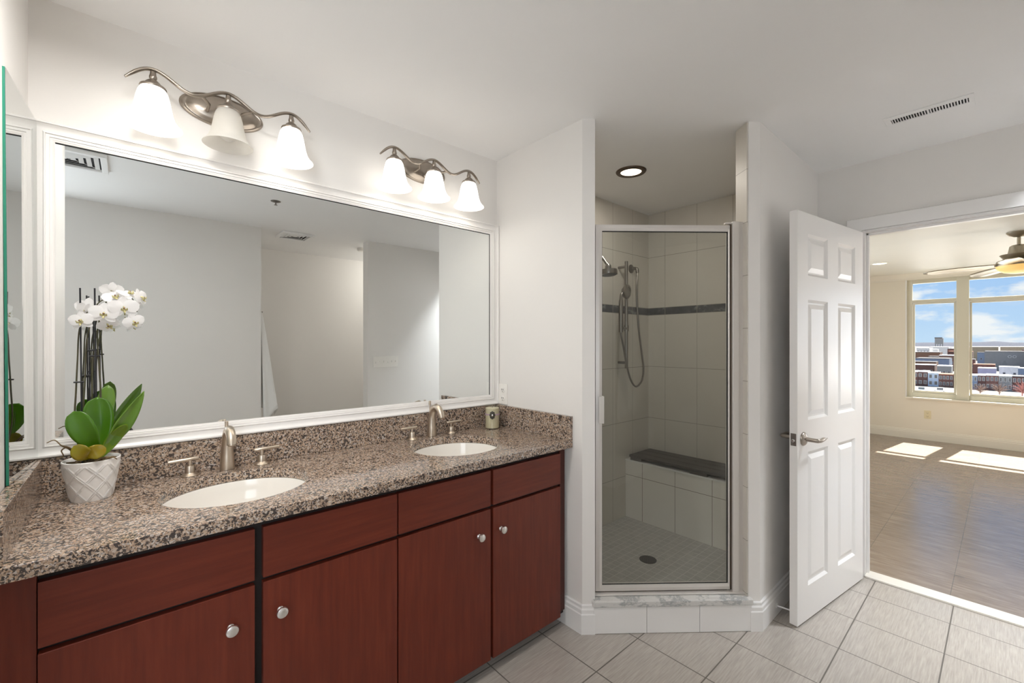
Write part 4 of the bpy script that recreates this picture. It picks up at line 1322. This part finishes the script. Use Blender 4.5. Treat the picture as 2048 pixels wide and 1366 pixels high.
# ================================================================== BEDROOM
wn_ = thing('window_1', None, None, (XW, 0.0, 0.58)); wn_['kind'] = 'structure'
X0, X1 = XW + 0.045, XW + 0.105
def wbox(name, xa, xb, ya, yb, za, zb, mat=win_m, bev=0.002):
    return MB().box(xa, xb, ya, yb, za, zb).build(name, mat, wn_, bevel=bev)
mb = MB()
mb.box(X0, X1, 0.888, 0.945, 0.600, 2.295); mb.box(X0, X1, -0.945, -0.89, 0.600, 2.295)
mb.box(X0, X1, -0.89, 0.888, 2.235, 2.295); mb.box(X0, X1, -0.89, 0.888, 0.600, 0.665)
mb.build('window_frame', win_m, wn_, bevel=0.002)
wbox('mullion', X0 - 0.02, X1, 0.318, 0.438, 0.602, 2.294)
wbox('transom_bar', X0 - 0.004, X1, 0.438, 0.888, 1.960, 2.000)
wbox('transom_bar', X0 - 0.004, X1, -0.89, 0.318, 1.945, 1.988)
def sash(ya, yb, za, zb, w_):
    mb = MB()
    mb.box(X0 + 0.008, X1 - 0.01, ya, ya + w_, za, zb); mb.box(X0 + 0.008, X1 - 0.01, yb - w_, yb, za, zb)
    mb.box(X0 + 0.008, X1 - 0.01, ya + w_, yb - w_, za, za + w_ * 1.3); mb.box(X0 + 0.008, X1 - 0.01, ya + w_, yb - w_, zb - w_, zb)
    s_ = mb.build('sash', win_m, wn_, bevel=0.0015)
    MB().box(X0 + 0.028, X0 + 0.034, ya + w_, yb - w_, za + w_ * 1.3, zb - w_).build('pane', pane_m, s_)
sash(0.442, 0.884, 0.668, 1.957, 0.022)
sash(-0.886, 0.314, 0.668, 1.942, 0.022)
MB().box(X0 + 0.028, X0 + 0.034, 0.438, 0.888, 2.000, 2.236).build('pane', pane_m, wn_)
MB().box(X0 + 0.028, X0 + 0.034, -0.89, 0.318, 1.988, 2.236).build('pane', pane_m, wn_)
wbox('window_sill', XW - 0.035, XW + 0.16, -0.95, 0.955, 0.575, 0.600, bed_trim_m, 0.003)
wbox('reveal_liner', XW - 0.004, XW + 0.046, 0.945, 0.958, 0.600, 2.296, trim_m, 0)
# ceiling fan
FX, FY = 6.03, -0.085
fan = thing('ceiling_fan', 'nickel ceiling fan with an amber glass light bowl in the bedroom', 'ceiling fan', (FX, FY, 2.38))
def fl(name, prof, mat, n=40):
    mb = MB(); mb.lathe(prof, n)
    return mb.build(name, mat, fan, smooth=35, local=True)
fl('canopy', [(0.078, -0.0005), (0.078, -0.006), (0.060, -0.030), (0.030, -0.048), (0.014, -0.050)], fan_m)
fl('downrod', [(0.0125, -0.045), (0.0125, -0.125)], fan_m, 20)
fl('motor_housing', [(0.018, -0.112), (0.046, -0.118), (0.058, -0.128), (0.068, -0.190), (0.072, -0.196), (0.072, -0.199)], fan_m)
fl('motor_ring', [(0.115, -0.200), (0.120, -0.203), (0.106, -0.222), (0.085, -0.246), (0.060, -0.250)], fan_m)
fl('hub', [(0.060, -0.249), (0.135, -0.255), (0.148, -0.285), (0.146, -0.302), (0.100, -0.304)], fan_m)
fl('light_bowl', [(0.143, -0.303), (0.140, -0.318), (0.122, -0.342), (0.090, -0.361), (0.045, -0.372), (0.003, -0.375)], bowl_m)
for k in range(5):
    mb = MB(); mb.M = Rz(101 + 72 * k) @ T(0, 0, -0.288) @ Ry(2.6) @ Rx(10)
    rows = []
    for i in range(15):
        t = i / 14
        x_ = 0.13 + 0.50 * t
        w_ = 0.045 + 0.022 * math.sin(math.pi * min(1, t * 0.9)) - (0.04 * max(0, t - 0.9) / 0.1)
        rows.append([(x_, w_ * s_, 0.004 * (1 - s_ * s_)) for s_ in (-1, -0.5, 0, 0.5, 1)])
    mb.sheet(rows)
    mb.build('blade', fan_m, fan, smooth=60, thick=0.006, local=True)
rb = thing('recessed_light', 'lit recessed ceiling light in the bedroom above the open door', 'ceiling light', (7.10, 1.043, 2.38))
mb = MB(); mb.lathe([(0.070, -0.003), (0.075, -0.007), (0.095, -0.005), (0.098, -0.0005)], 40, cap0=False, cap1=False)
mb.build('trim_ring', bed_ceil_m, rb, smooth=40, local=True)
mb = MB(); mb.lathe([(0.002, -0.003), (0.072, -0.003), (0.072, -0.0005)], 40)
mb.build('lens', bed_lamp_m, rb, smooth=40, local=True)

# ================================================================== CITY OUTSIDE (the flat is eight floors up)
GZ = -24.0
snow_m = plain('snowy_lot', (0.62, 0.60, 0.58), 0.9, 0.12, 0.05)
town_m = plain('winter_ground', (0.16, 0.145, 0.13), 0.9, 0.5, 0.03)
hill_m = plain('blue_hills', (0.010, 0.015, 0.034), 1.0, 0.25, 0.004)
struct('ground', MB().box(60, 322, -160, 220, GZ - 0.5, GZ), snow_m)
struct('ground.001', MB().box(322, 5200, -900, 1300, GZ - 0.5, GZ + 0.02), town_m)
mb = MB()
rows = []
for i in range(2):
    pass
N = 60
prof = []
for k in range(N + 1):
    y_ = -500 + 1500 * k / N
    h = 4 + 9 * (0.5 + 0.5 * math.sin(y_ * 0.011 + 1.0)) * (0.6 + 0.4 * math.sin(y_ * 0.034)) + 5 * math.sin(y_ * 0.0048 + 0.6)
    prof.append((y_, max(2.0, h)))
rows = [[(4700, y_, GZ) for y_, h in prof], [(4850, y_, h * 0.55 - 4) for y_, h in prof], [(5000, y_, h) for y_, h in prof], [(5300, y_, GZ) for y_, h in prof]]
tag(mb.sheet(rows).build('hills', hill_m, smooth=60), None, None, kind='structure')
BR = {'red brick': (0.14, 0.058, 0.05), 'dark red brick': (0.095, 0.04, 0.036), 'brown brick': (0.17, 0.085, 0.055), 'pale blue': (0.42, 0.52, 0.66), 'white': (0.62, 0.62, 0.62), 'slate blue': (0.16, 0.22, 0.33), 'grey': (0.22, 0.23, 0.24), 'tan': (0.36, 0.29, 0.20), 'lavender': (0.36, 0.36, 0.52)}
BM = {k: plain('facade_' + k.replace(' ', '_'), c, 0.85, 0.2, 0.6) for k, c in BR.items()}
roof_snow_m = plain('snowy_roof', (0.72, 0.72, 0.74), 0.9, 0.08, 0.2)
roof_dark_m = plain('tar_roof', (0.06, 0.06, 0.07), 0.9, 0.3, 0.2)
roof_rust_m = plain('rusty_roof', (0.22, 0.085, 0.05), 0.9, 0.3, 0.2)
pane_dark_m = plain('dark_window', (0.05, 0.06, 0.08), 0.2, 0.2)
sill_m = plain('pale_window_trim', (0.55, 0.56, 0.58), 0.7, 0.1)
bark_m = plain('bare_branches', (0.16, 0.10, 0.08), 0.9, 0.3)
bark_red_m = plain('reddish_branches', (0.26, 0.10, 0.09), 0.9, 0.3)
def house(x, y0, y1, h, dp, facade, roof, label, wins=(2, 2), cat='house', name='row_house', group=None, zb=GZ):
    t = thing(name, label, cat, (x, (y0 + y1) / 2, zb), 0, group)
    w_ = y1 - y0
    MB().box(0, dp, -w_ / 2, w_ / 2, 0, h).build('walls', BM[facade], t, local=True)
    MB().box(-0.25, dp, -w_ / 2, w_ / 2, h, h + 0.45).build('roof', roof, t, local=True)
    nx, nz_ = wins
    for i in range(nx):
        for k in range(nz_):
            yc = -w_ / 2 + w_ * (i + 0.5) / nx
            zc = h * (k + 0.55) / max(nz_, 1)
            ww, wh = min(1.1, w_ / nx * 0.5), min(1.9, h / nz_ * 0.5)
            f = MB().box(-0.10, 0.0, yc - ww / 2 - 0.12, yc + ww / 2 + 0.12, zc - wh / 2 - 0.12, zc + wh / 2 + 0.12).build('window', sill_m, t, local=True)
            MB().box(-0.14, -0.09, yc - ww / 2, yc + ww / 2, zc - wh / 2, zc + wh / 2).build('pane', pane_dark_m, f, local=True)
    return t
ORD = ['first', 'second', 'third', 'fourth', 'fifth', 'sixth', 'seventh', 'eighth', 'ninth', 'tenth', 'eleventh', 'twelfth']
# front row seen through the wide right window, left to right
xr = 350.0
yy = 13.0
for i, (fac, w_, h, rf) in enumerate((('slate blue', 3.2, 7.4, roof_snow_m), ('dark red brick', 3.0, 7.6, roof_snow_m), ('red brick', 4.6, 7.8, roof_snow_m), ('grey', 4.9, 7.7, roof_snow_m), ('dark red brick', 4.6, 7.6, roof_dark_m), ('slate blue', 3.6, 8.0, roof_snow_m), ('red brick', 4.6, 7.2, roof_dark_m), ('brown brick', 4.6, 7.5, roof_snow_m), ('white', 4.4, 7.4, roof_snow_m))):
    house(xr, yy - w_ + 0.06, yy - 0.02, h, 14, fac, rf, '%s row house, %s from left in the front row, wide window' % (fac, ORD[i]), (2 if w_ < 4.5 else 3, 2), group='row houses of the front row')
    yy -= w_
# front row seen through the narrow left window
yy = 40.0
for i, (fac, w_, h, rf) in enumerate((('red brick', 5.5, 8.0, roof_snow_m), ('dark red brick', 4.4, 8.2, roof_snow_m), ('pale blue', 4.6, 7.6, roof_snow_m), ('red brick', 6.0, 7.0, roof_rust_m), ('dark red brick', 5.4, 7.2, roof_rust_m))):
    house(355.0, yy - w_ + 0.06, yy - 0.02, h, 14, fac, rf, '%s row house, %s from left in the front row, narrow window' % (fac, ORD[i]), (2 if w_ < 5 else 4, 2), group='row houses of the front row')
    yy -= w_
# second rows
for x, ya, yb, h, dp, fac, rf, lab, wins in (
        (410, 3.5, 11.5, 9.2, 12, 'lavender', roof_snow_m, 'pale lavender block with two dark windows behind the front row', (2, 1)),
        (430, -6.5, 2.5, 9.6, 14, 'white', roof_snow_m, 'white gabled block behind the front row right of the lavender block', (2, 1)),
        (405, -13, -5.5, 10.0, 12, 'slate blue', roof_snow_m, 'slate blue house with white trim behind the front row at the right', (3, 1)),
        (470, 4.5, 15.5, 9.5, 16, 'red brick', roof_rust_m, 'long low red block behind the pale lavender block', (0, 0)),
        (420, 24, 31, 9.5, 14, 'grey', roof_snow_m, 'grey block behind the rust roofed houses in the narrow window', (3, 1)),
        (430, 33, 47, 9.6, 14, 'dark red brick', roof_snow_m, 'dark red block behind the front row at the left of the narrow window', (4, 1)),
        (520, 31, 52, 12.0, 30, 'slate blue', roof_dark_m, 'low slate block in the middle of the narrow window', (0, 0)),
        (560, 30, 40, 14.0, 30, 'brown brick', roof_snow_m, 'brown block with a snowy roof at the right of the narrow window', (3, 1)),
        (640, 45, 64, 15.5, 30, 'brown brick', roof_dark_m, 'dark brown warehouse at the middle left of the narrow window', (0, 0))):
    house(x, ya, yb, h, dp, fac, rf, lab, wins, 'building', 'town_block')
# grey hall with two white rings, brown mill, long white sheds
gh = house(600, -14.5, 12.5, 17.5, 40, 'grey', roof_dark_m, 'long grey hall with two white rings on its side', (0, 0), 'building', 'grey_hall')
for yc in (-2.0, -4.9):
    mb = MB()
    N = 28
    pts = [(-0.25, yc + 1.0 * math.cos(2 * math.pi * k / N), 13.2 + 1.05 * math.sin(2 * math.pi * k / N)) for k in range(N + 1)]
    mb.tube(pts, 0.22, 6)
    mb.build('ring_emblem', sill_m, gh, local=True)
house(590, -32, -15.0, 18.5, 30, 'brown brick', roof_snow_m, 'brown brick mill block beside the grey hall', (6, 2), 'building', 'mill_block')
house(880, -40, 4, 20.5, 60, 'tan', roof_snow_m, 'long snow roofed shed on the right behind the grey hall', (0, 0), 'building', 'long_shed')
house(930, 6, 48, 20.0, 60, 'tan', roof_snow_m, 'long snow roofed shed left of the wide window behind the town', (0, 0), 'building', 'long_shed')
house(900, 54, 75, 19.8, 50, 'white', roof_snow_m, 'white snow roofed shed at the right of the narrow window', (0, 0), 'building', 'long_shed')
house(760, 63, 75, 19.0, 40, 'white', roof_snow_m, 'white stepped works building left of the tall tower', (4, 2), 'building', 'works_building')
house(1100, -60, -22, 24.5, 40, 'tan', roof_snow_m, 'tall tan block on the right horizon', (5, 2), 'building', 'tower_block')
tw_ = thing('storage_tower', 'grey storage tower on legs standing above the horizon', 'tower', (1000, 71.5, GZ))
MB().box(0, 8, -5, 5, 24, 33.5).build('tank', BM['grey'], tw_, local=True)
MB().box(-0.5, 8.5, -3.6, 5.3, 33.5, 35.0).build('cap', roof_dark_m, tw_, local=True)
for yl in (-4.2, -1.4, 1.4, 4.2):
    MB().box(0, 1.2, yl - 0.6, yl + 0.6, 0, 24).build('leg', BM['grey'], tw_, local=True)
# filler roofs across the middle distance
rn = random.Random(11)
fill = [('brown brick', roof_dark_m), ('grey', roof_snow_m), ('red brick', roof_dark_m), ('white', roof_snow_m), ('slate blue', roof_dark_m), ('dark red brick', roof_rust_m)]
for k, (x, ya, yb) in enumerate(((480, 36, 50), (500, -22, -12), (520, 16, 24), (690, -24, -4), (700, 2, 20), (720, 24, 44), (590, 40, 50), (690, 58, 70), (800, -34, -14), (430, -36, -16), (500, -52, -34), (640, -60, -30), (450, -62, -42), (380, -40, -26), (810, 36, 50), (820, 60, 80), (470, -34, -20), (460, 50, 64))):
    fac, rf = fill[k % len(fill)]
    side = 'narrow' if (ya + yb) / 2 / x > 0.045 else 'wide'
    dist = 'near' if x < 520 else 'middle' if x < 700 else 'far'
    house(x, ya, yb, 8.5 + (x - 400) * 0.022 + rn.uniform(-0.8, 0.8), 18, fac, rf, '%s roofed %s block among the jumbled %s rooftops outside the %s window' % ('snowy' if rf is roof_snow_m else 'rusty' if rf is roof_rust_m else 'dark', fac, dist, side), (3, 1), 'building', 'town_block', 'jumbled rooftops outside the window')
def tree(x, y, h, mat, label):
    t = thing('bare_tree', label, 'tree', (x, y, GZ), 0, 'bare street trees')
    MB().tube([(0, 0, 0), (0.05, 0, h * 0.35), (0, 0.1, h * 0.6)], [0.22, 0.17, 0.08], 8).build('trunk', mat, t, smooth=60, local=True)
    mb = MB()
    for k in range(70):
        a = rn.uniform(0, 6.28); el = rn.uniform(0.25, 1.3)
        L = h * rn.uniform(0.35, 0.62)
        b0 = Vector((0, 0, h * rn.uniform(0.3, 0.6)))
        e_ = b0 + Vector((math.cos(a) * math.cos(el), math.sin(a) * math.cos(el), math.sin(el))) * L
        m_ = (b0 + e_) / 2 + Vector((rn.uniform(-.2, .2), rn.uniform(-.2, .2), 0.15))
        mb.tube([b0, m_, e_], [0.075, 0.055, 0.03], 4)
    mb.build('branches', mat, t, smooth=60, local=True)
tree(300, 7.6, 6.5, bark_m, 'bare tree on the snowy lot, left one in the wide window')
tree(300, 1.6, 7.5, bark_m, 'bare tree on the snowy lot, middle one in the wide window')
tree(300, -5.2, 8.5, bark_red_m, 'reddish bare tree by the parked car at the right')
def car(x, y, col, label, L=4.4, h=1.5, name='parked_car', cat='car'):
    t = thing(name, label, cat, (x, y, GZ), R(90))
    pts = [(-L / 2, 0.35), (L / 2, 0.35), (L / 2, 0.8), (L * 0.3, 0.95), (L * 0.14, h), (-L * 0.3, h), (-L * 0.44, 0.95), (-L / 2, 0.85)]
    mb = MB()
    n_ = len(pts)
    mb.add([(a, -0.85, b) for a, b in pts] + [(a, 0.85, b) for a, b in pts], [tuple(range(n_)), tuple(range(2 * n_ - 1, n_ - 1, -1))] + [(i, (i + 1) % n_, n_ + (i + 1) % n_, n_ + i) for i in range(n_)])
    mb.build('body', plain('car_' + label[:8].replace(' ', '_'), col, 0.3, 0.05), t, local=True)
    for sx in (-1, 1):
        for sy in (-1, 1):
            mb = MB(); mb.M = T(sx * L * 0.31, sy * 0.78, 0.33) @ Rx(90)
            mb.lathe([(0.33, -0.1), (0.33, 0.1)], 16)
            mb.build('wheel', dark_m, t, local=True)
    for sy in (-1, 1):
        MB().box(-L * 0.27, L * 0.16, sy * 0.86 - 0.01, sy * 0.86 + 0.01, 0.98, h - 0.12).build('side_window', pane_dark_m, t, local=True)
car(296, -4.9, (0.45, 0.46, 0.47), 'silver car parked on the snowy lot under the reddish tree')
car(296, -9.6, (0.06, 0.06, 0.07), 'dark car parked on the snowy lot right of the silver car')
car(318, 22.6, (0.68, 0.68, 0.68), 'white van parked before the row houses in the narrow window', 5.4, 2.3, 'parked_van', 'van')
car(316, 29.5, (0.60, 0.60, 0.62), 'pale van parked left of the white van in the narrow window', 5.6, 2.2, 'parked_van', 'van')
sk = thing('teal_container', 'small teal container on the snowy lot at the left of the narrow window', 'container', (296, 30.2, GZ))
MB().box(0, 2.4, -2.0, 2.0, 0, 1.9).build('box', plain('teal_steel', (0.06, 0.34, 0.40), 0.6, 0.1), sk, local=True)
MB().box(-0.05, 2.45, -2.05, 2.05, 1.9, 2.1).build('lid', plain('teal_lid', (0.10, 0.42, 0.46), 0.6, 0.1), sk, local=True)
